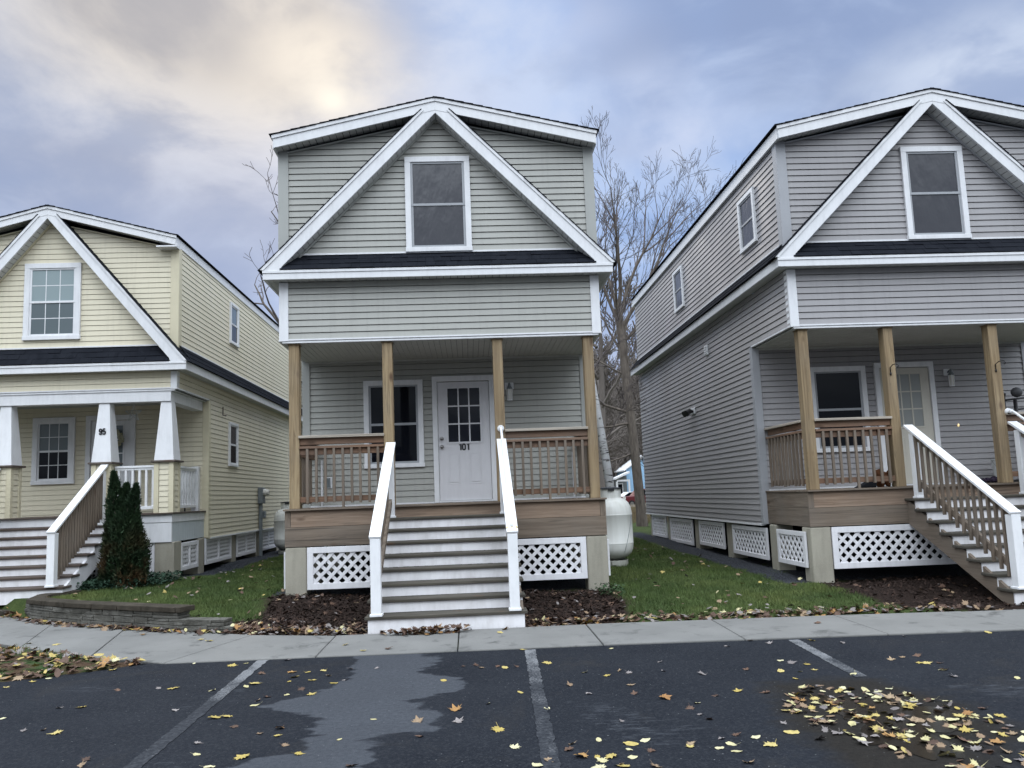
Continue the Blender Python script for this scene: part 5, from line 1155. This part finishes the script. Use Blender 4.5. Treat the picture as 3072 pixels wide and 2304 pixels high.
for i in range(8): y = wr.uniform(44, 90); spots.append((y*math.tan(R(wr.choice((wr.uniform(8.2, 9.9), wr.uniform(13.2, 14.5))))), y, wr.uniform(.9, 1.3)))
for az_, y, s in ((-31.8, 36, 1.32), (-33.0, 40, 1.3)): spots.append((y*math.tan(R(az_)), y, s))
for i, (x, y, s) in enumerate(spots):
    if abs(math.degrees(math.atan2(x, y))-11.5) < 1.5 and y < 100: q_ = (101+(y-36)*.5)/y; x *= q_; y *= q_
    if i < 3: o = protos[i]; o.location = (x, y, gz1(x, y)-.1); o.scale = (s, s, s)
    else: copy_tree(protos[i % 3], (x, y, gz1(x, min(y, 100))-.1+22*float(sst(np.array((y-104)/95)))), s, wr.uniform(0, 6.28))
# hillside with its wood
hx, hy = np.meshgrid(np.linspace(-160, 160, 90), np.linspace(100, 230, 40)); hz = .3+22*sst((hy-104)/95)+(vnoise(hx, hy, .06, 41)-.5)*3*sst((hy-104)/20)
t = MT('leaf_litter_hill'); v = t.co(); c = t.mix(t.mr(t.noise(v, .12, 6, .65), .3, .7), (.10, .075, .05), (.19, .15, .10)); c = t.mix(t.ma('MULTIPLY', t.mr(t.noise(v, .05, 3), .58, .66), .7), c, (.26, .15, .035)); HM = t.fin(c, .95, .05)
tag(arrmesh('hillside', np.stack([hx, hy, hz], -1).reshape(-1, 3), gridfaces(90, 40), HM, smooth=True), None, None, kind='structure')
T = TA(); r = np.random.default_rng(77)
for i in range(1500):
    y = r.uniform(101, 190); x = y*math.tan(R(r.uniform(-21, 19))); z = .3+22*float(sst((y-104)/95))-.5; H = r.uniform(5, 12); lean = r.normal(0, .5, 2); 
    T.add([(x, y, z), (x+lean[0]*.5, y, z+H*.5), (x+lean[0], y+lean[1], z+H)], [.16, .12, .03], 4)
    for q in range(9):
        f = r.uniform(.25, .95); a = r.uniform(0, 6.28); L = H*.38*(1.15-f); p0 = np.array([x+lean[0]*f, y, z+H*f]); d_ = np.array([math.cos(a), math.sin(a), r.uniform(.5, 1.3)])
        p1 = p0+d_*L*.5; T.add([p0, p1, p1+(d_+r.normal(0, .35, 3))*L*.5], [.05, .035, .02], 3)
        for e in range(2): p2 = p0+d_*L*r.uniform(.3, .9); T.add([p2, p2+r.normal(0, .4, 3)*L*.5+np.array([0, 0, L*.3])], [.025, .016], 3)
tag(T.build('distant_wood', WOODT, None), 'bare brown wood covering the far hillside', 'woods', kind='stuff')
# rusty undergrowth at its foot
n = 5000; y = rng.uniform(103.5, 118, n); az_ = rng.uniform(-.33, .30, n); xy = np.column_stack([y*np.tan(az_), y]); hb = .8+4.5*vnoise(xy[:, 0], xy[:, 1], .12, 8)**2
c = np.column_stack([xy, .3+22*sst((y-104)/95)+hb*rng.random(n)]); nr = rng.normal(0, 1, (n, 3)); nr /= np.linalg.norm(nr, axis=1)[:, None]; u = np.cross(nr, rng.normal(0, 1, (n, 3))); u /= np.linalg.norm(u, axis=1)[:, None]; v_ = np.cross(nr, u); s = rng.uniform(.06, .2, n)[:, None]
V = np.stack([c-u*s, c-v_*s*.6, c+u*s, c+v_*s*.6], 1).reshape(-1, 3)
tag(arrmesh('undergrowth', V, np.arange(len(V)).reshape(-1, 4), leafm('rusty_leaves', (.09, .075, .03), (.28, .16, .035), .5)), 'rust and olive undergrowth along the foot of the wooded hill', 'undergrowth', kind='stuff')

# ------------------------------------------------------------------ far house, vehicles, fence
BLUE = siding_mat('blue_siding', (.30, .50, .72))
o = thing('blue_house', (20.5, 96, .4), 'small sky blue house with white porch posts far behind the red pickup', 'house')
PLb = PL((0, 0, 0), (1, 0, 0), (0, -1, 0))
k = MB(); siding(k, PLb, [(-.9, 0), (4.2, 0), (4.2, 3.6), (1.6, 5.3), (-.9, 3.7)], 0, .2); k.box(-.85, 4.15, .03, 6, 0, 3.5); k.build('wall', BLUE, o)
k = MB(); k.xz([(-1.2, 3.5), (1.6, 5.35), (4.5, 3.5), (4.5, 3.66), (1.6, 5.55), (-1.2, 3.66)], -.3, 6.2); k.build('roof', WHITE, o)
k = MB(); k.xz([(-2.7, 2.45), (-.9, 3.2), (-.9, 3.42), (-2.7, 2.66)], -2.2, 0); k.xz([(-2.5, 2.2), (-.9, 2.2), (-.9, 2.42), (-2.5, 2.42)], -2.0, -1.9); k.build('porch_roof', WHITE, o)
for x in (-2.5, -1.0): k = MB(); k.box(x-.1, x+.1, -2.05, -1.85, 0, 2.2); k.build('porch_post', WHITE, o)
k = MB(); k.box(-2.4, -.9, -.1, .0, 0, 2.9); k.build('porch_wall', GREYMET, o)
for x0, x1, z0, z1 in ((1.9, 2.7, .6, 2.2), (-2.2, -1.4, .2, 2.0)): k = MB(); k.box(x0, x1, -.12, -.03, z0, z1); f = k.build('window', WHITE, o); k = MB(); k.box(x0+.1, x1-.1, -.14, -.12, z0+.1, z1-.1); k.build('pane', GL_DARK, f)
def vehicle(name, loc, label, cat, mat, prof, glassp, L, rz=0):
    o = thing(name, loc, label, cat); 
    k = MB(); k.xz(prof, -.85, .85); k.build('body', mat, o, bevel=.06)
    k = MB(); k.xz(glassp, -.87, .87); k.build('window', GL_DARK, o)
    for x in (.85, L-.95):
        for y in (-.8, .8):
            k = MB(); k.tube([(x, y-.1, .34), (x, y+.1, .34)], .34, 18); w_ = k.build('wheel', BLACK, o); k = MB(); k.tube([(x, y-.112, .34), (x, y+.112, .34)], .19, 14); k.build('rim', STEEL, w_)
    for y in (-.6, .6): k = MB(); k.box(-.03, .04, y-.14, y+.14, .72, .86); k.build('headlight', CLEAR, o, bevel=.02)
    o.rotation_euler = (0, 0, rz); return o
vehicle('pickup_truck', (14.35, 74, -.12), 'dark red pickup truck parked beyond the grey house', 'truck', plain('dark_red_paint', (.125, .012, .018), .35, 0, .5),
    [(0, .38), (0, .95), (.25, 1.02), (1.35, 1.08), (1.95, 1.70), (3.2, 1.74), (3.45, 1.15), (5.2, 1.1), (5.2, .45)], [(1.55, 1.12), (2.0, 1.62), (3.12, 1.66), (3.3, 1.15)], 5.2, R(12))
vehicle('parked_car', (15.9, 86, -.1), 'white car parked in front of the blue house partly hidden by the red pickup', 'car', plain('white_car_paint', (.75, .77, .80), .3, 0, .5),
    [(0, .35), (0, .78), (.9, .95), (1.6, 1.42), (3.2, 1.44), (4.0, 1.0), (4.4, .9), (4.4, .4)], [(1.05, .97), (1.65, 1.37), (3.1, 1.39), (3.8, 1.0)], 4.4, R(8))
o = thing('garden_shed', (9.55, 56, .05), 'dark green shed with pale blue roof far behind the birch trunk', 'shed')
k = MB(); k.box(-.9, .9, 0, 2, 0, 1.45); k.build('wall', plain('dark_green_boards', (.012, .035, .035), .7), o); k = MB(); k.xz([(-1.05, 1.40), (-.55, 1.85), (.55, 1.85), (1.05, 1.40)], -.15, 2.15); k.build('roof', plain('pale_blue_roof', (.30, .48, .55), .5), o, bevel=.02)
o = thing('rail_fence', (9.2, 46, .1), 'low weathered rail fence along the field behind the propane tank', 'fence'); 
k = MB(); k.box(-4, 12, -.04, .04, .42, .56); k.build('rail', CAPW['x'], o)
for i in range(9): k = MB(); k.box(-4+2*i-.06, -4+2*i+.06, -.1, .1, -.2, .5); k.build('fence_post', GREYW['z'], o)
# dry tall grass before the fence
n = 9000; xy = np.column_stack([rng.uniform(3, 16, n), rng.uniform(30, 45, n)]); z = ground_z(xy[:, 0], xy[:, 1]); H = rng.uniform(.2, .75, n); a = rng.uniform(0, 6.28, n); wd = .012
b = np.column_stack([xy, z]); dx = np.column_stack([np.cos(a)*wd, np.sin(a)*wd, np.zeros(n)]); tpz = b+np.column_stack([rng.normal(0, .12, n), rng.normal(0, .12, n), H]); V = np.stack([b-dx, b+dx, tpz], 1).reshape(-1, 3)
tag(arrmesh('dry_grass', V, np.arange(len(V)).reshape(-1, 3), leafm('straw', (.12, .085, .045), (.22, .17, .10), 1.2)), 'brown dry grass in the field behind the houses', 'dry grass', kind='stuff')

# ------------------------------------------------------------------ lawn grass blades
LAWN = [[(-6.4, 12.4), (-6.35, 11.98), (-5.8, 11.48), (-4.54, 10.74), (-3.37, 10.1), (-2.75, 9.95), (-2.7, 11.3), (-2.75, 16), (-2.75, 24), (-4.7, 24), (-4.7, 14.5), (-5.4, 13.6)], [(1.9, 9.35), (3, 9.25), (5.1, 9.15), (5.1, 11.3), (4.6, 12), (4.3, 16), (4.3, 25), (2.1, 25), (2.05, 11.2)]]
NEARW = lambda y: np.clip(1.25-(y-9)/14, .12, 1)
GV = []
for P, nb in zip(LAWN, (95000, 85000)):
    xy = scatter(P, nb); keep = (rng.random(nb) < NEARW(xy[:, 1])) & (mask(xy[:, 0], xy[:, 1], MULCH) < rng.random(nb)*.9+.02) & (mask(xy[:, 0], xy[:, 1], GRAVEL) < .5)
    xy = xy[keep]; n = len(xy); z = ground_z(xy[:, 0], xy[:, 1]); H = rng.uniform(.025, .06, n)*(.7+.7*vnoise(xy[:, 0], xy[:, 1], 2.5, 15)); a = rng.uniform(0, 6.28, n); wd = rng.uniform(.003, .006, n)
    b = np.column_stack([xy, z-.005]); dx = np.column_stack([np.cos(a)*wd, np.sin(a)*wd, np.zeros(n)]); tpz = b+np.column_stack([rng.normal(0, .018, n), rng.normal(0, .018, n), H]); GV.append(np.stack([b-dx, b+dx, tpz], 1).reshape(-1, 3))
xy = scatter(VERGE, 26000); n = len(xy); keep = (vnoise(xy[:, 0], xy[:, 1], 1.7, 23) > .52) & (pdist(xy[:, 0], xy[:, 1], VERGE) < -.12); xy = xy[keep]; n = len(xy); a = rng.uniform(0, 6.28, n); wd = rng.uniform(.003, .006, n)
b = np.column_stack([xy, np.full(n, .0)]); dx = np.column_stack([np.cos(a)*wd, np.sin(a)*wd, np.zeros(n)]); tpz = b+np.column_stack([rng.normal(0, .02, n), rng.normal(0, .02, n), rng.uniform(.03, .09, n)]); GV.append(np.stack([b-dx, b+dx, tpz], 1).reshape(-1, 3))
V = np.concatenate(GV)
def grassmat():
    t = MT('grass_blade'); v = t.co(); n = t.noise(v, 1.5, 5, .6); f = t.noise(v, 30, 2); n2 = t.noise(v, .7, 3)
    c = t.mix(t.mr(n, .3, .7), (.038, .066, .020), (.082, .120, .034)); c = t.mix(t.ma('MULTIPLY', t.mr(n2, .48, .66), .55), c, (.145, .165, .050)); c = t.mix(t.ma('MULTIPLY', t.mr(f, .5, .7), .35), c, (.092, .085, .045)); return t.fin(c, .7, .2)
tag(arrmesh('grass', V, np.arange(len(V)).reshape(-1, 3), grassmat()), 'short green grass of the lawns and verge', 'grass', kind='stuff')

# ------------------------------------------------------------------ fallen leaves
def maple_outline(r, s):
    pts = [(0, -.42), (.10, -.30), (.30, -.40), (.26, -.22), (.52, -.10), (.36, .02), (.62, .22), (.36, .20), (.34, .38), (.20, .28), (.14, .52), (0, .80), (-.12, .50), (-.2, .30), (-.36, .40), (-.36, .18), (-.60, .26), (-.38, .02), (-.50, -.12), (-.26, -.22), (-.28, -.42), (-.10, -.30)]
    return [(x*s*r.uniform(.88, 1.1), y*s*r.uniform(.9, 1.1)) for x, y in pts]
def oval_outline(r, s): return [(s*.34*math.cos(q)*(1+.1*math.cos(2*q)), s*.62*math.sin(q)) for q in np.linspace(0, 6.283, 15)[:-1]]
def leaf_mesh(name, outline, mat, r, curl, stem):
    n = len(outline); V = [(0, .08*0, 0)]; k1, k2, k3 = r.uniform(-1, 1)*curl, r.uniform(.2, 1)*curl, r.uniform(-1, 1)*curl
    zf = lambda x, y: k1*x*x*6+k2*(x*x+y*y)*5+k3*x*y*8
    for fr in (.5, 1.0): V += [(x*fr, y*fr, zf(x*fr, y*fr)+(r.uniform(-.004, .006) if fr == 1 else 0)) for x, y in outline]
    F = [(0, 1+i, 1+(i+1) % n) for i in range(n)]+[(1+i, 1+n+i, 1+n+(i+1) % n, 1+(i+1) % n) for i in range(n)]
    if stem:
        y0 = min(p[1] for p in outline)*.6; k = len(V); st = [(0, y0, .003), (.008, y0*1.9, .010), (.02, y0*2.7, .022)]
        for x, y, z in st: V += [(x-.0016, y, z), (x+.0016, y, z)]
        F += [(k, k+1, k+3, k+2), (k+2, k+3, k+5, k+4)]
    zm = min(v[2] for v in V); V = [(x, y, z-zm) for x, y, z in V]
    me = bpy.data.meshes.new(name); me.from_pydata(V, [], F); me.update(); me.materials.append(mat); return me
LC = {'y': ((.36, .27, .070), (.46, .37, .145)), 'p': ((.44, .39, .20), (.52, .48, .31)), 'o': ((.26, .13, .045), (.36, .21, .075)), 't': ((.21, .14, .085), (.31, .23, .145)), 'b': ((.060, .033, .022), (.125, .070, .045)), 'g': ((.15, .13, .125), (.27, .24, .23))}
LN = {'y': 'yellow', 'p': 'pale yellow', 'o': 'orange', 't': 'tan', 'b': 'dark brown', 'g': 'grey brown'}
def leaf_mat(kk):
    a, b = LC[kk]; t = MT('leaf_'+LN[kk].replace(' ', '_')); oi = t.n('ShaderNodeObjectInfo'); v = t.co(); n = t.noise(v, 40, 4, .6); vn = t.noise(t.mp(v, (60, 12, 1)), 1.0, 2)
    c = t.mix(oi.outputs['Random'], a, b); c = t.mix(t.ma('MULTIPLY', t.mr(n, .45, .7), .45), c, sc_(a, .45)); c = t.mix(t.ma('MULTIPLY', t.mr(vn, .5, .7), .2), c, sc_(a, .6)); return t.fin(c, .6, .3)
LM = {k_: leaf_mat(k_) for k_ in LC}
lr = random.Random(12); meshes = {}
for k_ in LC:
    meshes[k_] = []
    for q in range(5):
        ov = (k_ == 'p' and q < 4) or (k_ in 'yg' and q == 0)
        meshes[k_].append(leaf_mesh('leaf_blade', oval_outline(lr, .085) if ov else maple_outline(lr, .10), LM[k_], lr, .22 if k_ in 'yp' else .7, q % 2 == 1))
def put_leaf(x, y, z, k_, s, where, tilt=.12):
    o = bpy.data.objects.new('fallen_leaf', lr.choice(meshes[k_])); col.objects.link(o); o.location = (x, y, z); o.rotation_euler = (lr.gauss(0, tilt), lr.gauss(0, tilt), lr.uniform(0, 6.28)); o.scale = (s, s, s)
    tag(o, '%s fallen leaf lying %s' % (LN[k_], where), 'leaf', '%s leaves %s' % (LN[k_], where)); return o
LEAVES = """-2.35,7.82y -2.78,8.02p -2.24,7.90p -1.85,7.97g -1.68,7.40o -1.61,7.20y -1.62,7.03y -1.53,7.37y -1.39,7.41y -1.31,7.19t -1.42,7.04y -1.21,6.89y -1.15,7.43b -1.13,6.99g -0.91,7.41g -0.27,6.80y -0.15,5.87o -0.41,5.62t -0.13,5.57g -0.37,5.28b 0.09,6.00p 0.14,5.34y -0.73,5.73p -0.90,5.30p -1.11,5.05y -1.33,6.54y -1.53,6.56p -1.68,6.52b -1.73,6.42t -1.71,6.28p -1.36,5.62o -1.47,5.52t -1.34,5.45y -1.24,5.24t -1.84,5.38g -1.76,5.14p -1.45,5.04y -1.60,4.89p -1.91,5.98y -1.83,6.00y -2.22,6.84p -2.60,6.98y -1.96,6.92p -1.92,7.01y -2.73,7.02g -3.07,7.01b -3.12,6.49y -3.30,6.49g -2.31,6.24g -1.70,5.72b -3.09,5.88t -3.23,5.88g -2.95,5.78y -2.45,5.16b -2.42,5.03t -3.59,6.25p -4.19,7.33y -4.06,7.51y -3.98,7.63p -3.50,7.88y -3.56,8.05p -3.86,8.36y -1.45,6.72b -1.96,7.41b 0.01,7.33b 0.06,7.22t 0.21,7.24b -0.11,7.31b 0.27,7.18y -0.75,4.78b -3.14,9.30y -3.01,9.19y -1.38,8.57y -1.14,8.20y -3.27,9.63b -4.02,9.85o -4.83,9.39y -5.22,9.55y -0.89,8.24b 0.29,8.88y 0.67,7.29y 0.76,6.42t 0.35,6.28y 1.11,6.69y 1.24,6.84t 0.94,6.85p 1.31,6.76g 1.67,7.12g 1.61,6.76g 1.90,6.59g 2.46,7.65g 2.90,7.71g 3.35,7.74y 3.57,7.57g 2.77,7.88b 1.35,7.81p 0.48,7.95y 0.38,7.20b 0.87,6.14g 1.23,6.34t 1.21,6.07b 1.40,5.90o 1.79,5.90b 1.99,6.00y 2.18,5.92b 1.60,5.74p 1.53,5.45g 1.51,5.61b 0.98,5.39g 1.56,5.33b 0.51,5.79p 2.70,6.94p 2.75,6.83g 2.86,6.76y 2.83,6.55y 2.55,6.56y 2.69,6.51p 2.56,6.29y 3.06,6.34p 2.30,6.67b 3.82,6.35t 3.76,6.13g 3.92,6.58b 5.15,7.74y 4.17,5.98p 3.41,5.26b 3.40,5.08y 3.16,5.12y 4.29,7.74g 3.77,6.61y 3.76,6.85t 3.62,6.78t 3.91,6.87b 3.82,6.60y 0.58,4.97t 0.55,4.86b 0.76,5.02p 1.04,4.96p 0.94,4.91y 0.91,4.81p 0.90,4.67p 0.78,4.71y 0.70,4.71y 0.72,4.64p 0.61,4.73o 0.41,4.70t 0.34,4.62p 0.69,4.54p 0.80,4.56t 0.83,4.53y 1.00,4.51t 1.03,4.77b 1.30,4.86t 1.28,4.80y 1.51,4.92g 1.44,4.75p 1.52,4.68p 1.72,4.91p 1.76,4.76y 1.52,4.49t 2.00,5.16g 2.08,4.81g 1.97,4.97y 1.62,4.98b 0.23,4.96p 1.53,4.81p 3.13,9.07y 3.78,8.57b 3.29,5.47p 3.80,6.34p"""
for tok in LEAVES.split():
    k_ = tok[-1]; x, y = map(float, tok[:-1].split(',')); yb = np.interp(x, [p[0] for p in FRONT], [p[1] for p in FRONT])
    on = y > yb; ins = inpoly(np.array([x]), np.array([y]), VERGE)[0]
    if ins: put_leaf(x, y, gz1(x, y)*0+.03, k_, lr.uniform(.8, 1.2), 'on the leafy verge beside the parking lot', .3)
    elif on: put_leaf(x, y, -.016, k_, lr.uniform(.55, .9), 'on the concrete sidewalk')
    else: put_leaf(x, y, -.0325, k_, lr.uniform(.42, .78)*(1.25 if k_ in 'yo' else 1), 'on the dark asphalt', .10 if k_ in 'yp' else .2)
cnt = 0
while cnt < 118:
    a = lr.uniform(0, 6.28); q = lr.random()**.6; x = 2.72+.56*q*math.cos(a)+.10*q*math.sin(a)*-1+lr.gauss(0, .05); y = 5.08+.98*q*math.sin(a); k_ = lr.choice('yypppptttbbgooy')
    put_leaf(x, y, -.0305+lr.uniform(0, .006), k_, lr.uniform(.42, .82), 'in the wet heap at the puddle', .16); cnt += 1
WETSTUFF = True
# drifts of old leaves along the edges: too many to count
def drift(n, gen, zfun, cols, smin, smax, name, label, zj=.03):
    per = {}
    for i in range(n):
        x, y = gen(); k_ = lr.choice(cols); per.setdefault(k_, []).append((x, y))
    VV = []; FF = []; kk = 0; 
    base = {}
    r_ = random.Random(3)
    shapes = [maple_outline(r_, .10) for _ in range(4)]+[oval_outline(r_, .08) for _ in range(2)]
    objs = []
    mats = list(per)
    me = bpy.data.meshes.new(name); V = []; F = []; MI = []
    for mi, k_ in enumerate(mats):
        for x, y in per[k_]:
            sh = lr.choice(shapes); s = lr.uniform(smin, smax); a = lr.uniform(0, 6.28); ca, sa = math.cos(a), math.sin(a); tx, ty = lr.gauss(0, .35), lr.gauss(0, .35); c2 = lr.uniform(-4, 6); z0 = zfun(x, y)+lr.uniform(.004, zj)
            k0 = len(V)
            for px_, py_ in [(0, 0)]+sh: px_ *= s; py_ *= s; V.append((x+px_*ca-py_*sa, y+px_*sa+py_*ca, z0+px_*tx+py_*ty+c2*(px_*px_)))
            m_ = len(sh); F += [(k0, k0+1+i, k0+1+(i+1) % m_) for i in range(m_)]; MI += [mi]*m_
    me.from_pydata(V, [], F); me.update(); [me.materials.append(LM[k_]) for k_ in mats]; me.polygons.foreach_set('material_index', MI); o = bpy.data.objects.new(name, me); col.objects.link(o); tag(o, label, 'leaf litter', kind='stuff')
def gen_edge(xa, xb, wid, off=.0):
    def g():
        x = lr.uniform(xa, xb); return x, float(np.interp(x, BX, BY))+off+abs(lr.gauss(0, wid))
    return g
BRN = 'bbbbbbbbttgggo'+'bbbbttggyp'
drift(620, gen_edge(1.2, 5.6, .20), gz1, BRN, .5, .9, 'leaf_litter', 'drift of brown leaves along the sidewalk edge of the right lawn')
drift(260, gen_edge(5.4, 12, .14), gz1, BRN, .5, .9, 'leaf_litter', 'drift of brown leaves before the grey house flower bed')
drift(430, gen_edge(-2.95, -1.15, .22), gz1, BRN, .5, .95, 'leaf_litter', 'drift of brown leaves by the bed left of the middle steps')
drift(130, gen_edge(.55, 1.4, .18), gz1, BRN, .5, .95, 'leaf_litter', 'drift of brown leaves by the bed right of the middle steps')
def gen_wall():
    s = lr.uniform(.7, TL); p, u = along(s); nrm = Vector((u.y, -u.x)); d = .12+abs(lr.gauss(0, .07)); return p.x+nrm.x*d, p.y+nrm.y*d
drift(360, gen_wall, lambda x, y: -.02, BRN+'y', .5, .9, 'leaf_litter', 'line of dry leaves at the foot of the stone retaining wall')
vg = scatter(VERGE, 6500); vg = [tuple(p) for p in vg if p[0] > -9 and pdist(np.array([p[0]]), np.array([p[1]]), VERGE)[0] > -lr.uniform(.05, 1.9)]; it = iter(vg); 
drift(len(vg)-5, lambda: next(it), lambda x, y: .02 if pdist(np.array([x]), np.array([y]), VERGE)[0] < -.25 else -.02, 'bbbbbbbttgoyy', .5, 1.0, 'leaf_litter', 'thick brown leaf litter on the verge in the lower left')
lw = [tuple(p) for P, n_ in zip(LAWN, (190, 190)) for p in scatter([q for q in P], n_)]; it2 = iter(lw)
drift(len(lw)-3, lambda: next(it2), lambda x, y: gz1(x, y)+.025, 'bbbttgggyp', .4, .75, 'leaf_litter', 'single leaves strewn thinly over the two lawns')
mb_ = [tuple(p) for P, n_ in zip(MULCH, (330, 170, 120)) for p in scatter(P, n_) if p[1] < 14 and not (-1.3 < p[0] < .65 and p[1] < 11.2)]; it3 = iter(mb_)
drift(len(mb_)-3, lambda: next(it3), gz1, 'bbbbttgg', .35, .8, 'leaf_litter', 'bark chips and old leaves on the brown mulch beds')
def gen_step(): return lr.gauss(-.55, .28), 9.05+lr.gauss(0, .035)
drift(130, gen_step, lambda x, y: -.02, 'bbbbbtto', .5, .95, 'leaf_litter', 'small heap of dry brown leaves on the sidewalk at the foot of the middle steps', .07)
def gen_ls(): return lr.uniform(-8.4, -6.7), lr.uniform(11.95, 12.35)
drift(170, gen_ls, lambda x, y: -.02, 'bbbbbttog', .6, 1.0, 'leaf_litter', 'heap of brown leaves on the sidewalk before the cream house steps', .08)
def gen_wet():
    a = lr.uniform(0, 6.28); q = lr.random()**.5; return 2.74+.60*q*math.cos(a)-.10*q*math.sin(a), 5.06+1.0*q*math.sin(a)
drift(150, gen_wet, lambda x, y: -.034, 'yppptttbbgg', .35, .7, 'leaf_litter', 'flat wet leaves of the heap at the puddle', .012)
# mulch chips give the beds a rough surface
n = 15000; xy = np.concatenate([scatter(P, q) for P, q in zip(MULCH, (9500, 4500, 1000))]); n = len(xy); z = ground_z(xy[:, 0], xy[:, 1])+rng.uniform(.0, .025, n); keep = mask(xy[:, 0], xy[:, 1], MULCH) > .35; xy, z = xy[keep], z[keep]; n = len(xy)
a = rng.uniform(0, 6.28, n); L = rng.uniform(.010, .035, n); W_ = rng.uniform(.004, .010, n); c = np.column_stack([xy, z]); u = np.column_stack([np.cos(a)*L, np.sin(a)*L, rng.normal(0, .4, n)*L]); v_ = np.column_stack([-np.sin(a)*W_, np.cos(a)*W_, rng.normal(0, .5, n)*W_])
V = np.stack([c-u-v_, c+u-v_, c+u+v_, c-u+v_], 1).reshape(-1, 3)
tag(arrmesh('mulch', V, np.arange(len(V)).reshape(-1, 4), leafm('bark_mulch', (.012, .008, .007), (.052, .030, .022), 20, .95)), 'dark red brown bark mulch on the planting beds', 'mulch', kind='stuff')
n = 26000; xy = np.concatenate([scatter(P, q) for P, q in zip(GRAVEL[:4], (11000, 6000, 2500, 1500))]); xy = xy[xy[:, 1] < 21]; n = len(xy); z = ground_z(xy[:, 0], xy[:, 1])+.006; c = np.column_stack([xy, z]); s = rng.uniform(.008, .020, n)[:, None]
tet = np.array([(0, 0, 1), (.95, 0, -.3), (-.5, .8, -.3), (-.5, -.8, -.3)]); rot_ = rng.uniform(0, 6.28, n); cr, sr = np.cos(rot_), np.sin(rot_); V = np.stack([np.stack([p[0]*cr-p[1]*sr, p[0]*sr+p[1]*cr, np.full(n, p[2]*.6)], 1) for p in tet], 1)*s[:, None]+c[:, None]
F = (np.array([(0, 1, 2), (0, 2, 3), (0, 3, 1)])[None]+4*np.arange(n)[:, None, None]).reshape(-1, 3)
tag(arrmesh('gravel', V.reshape(-1, 3), F, leafm('blue_grey_gravel', (.014, .016, .021), (.065, .069, .081), 60, .9)), 'dark blue grey gravel along the foot of the house walls', 'gravel', kind='stuff')
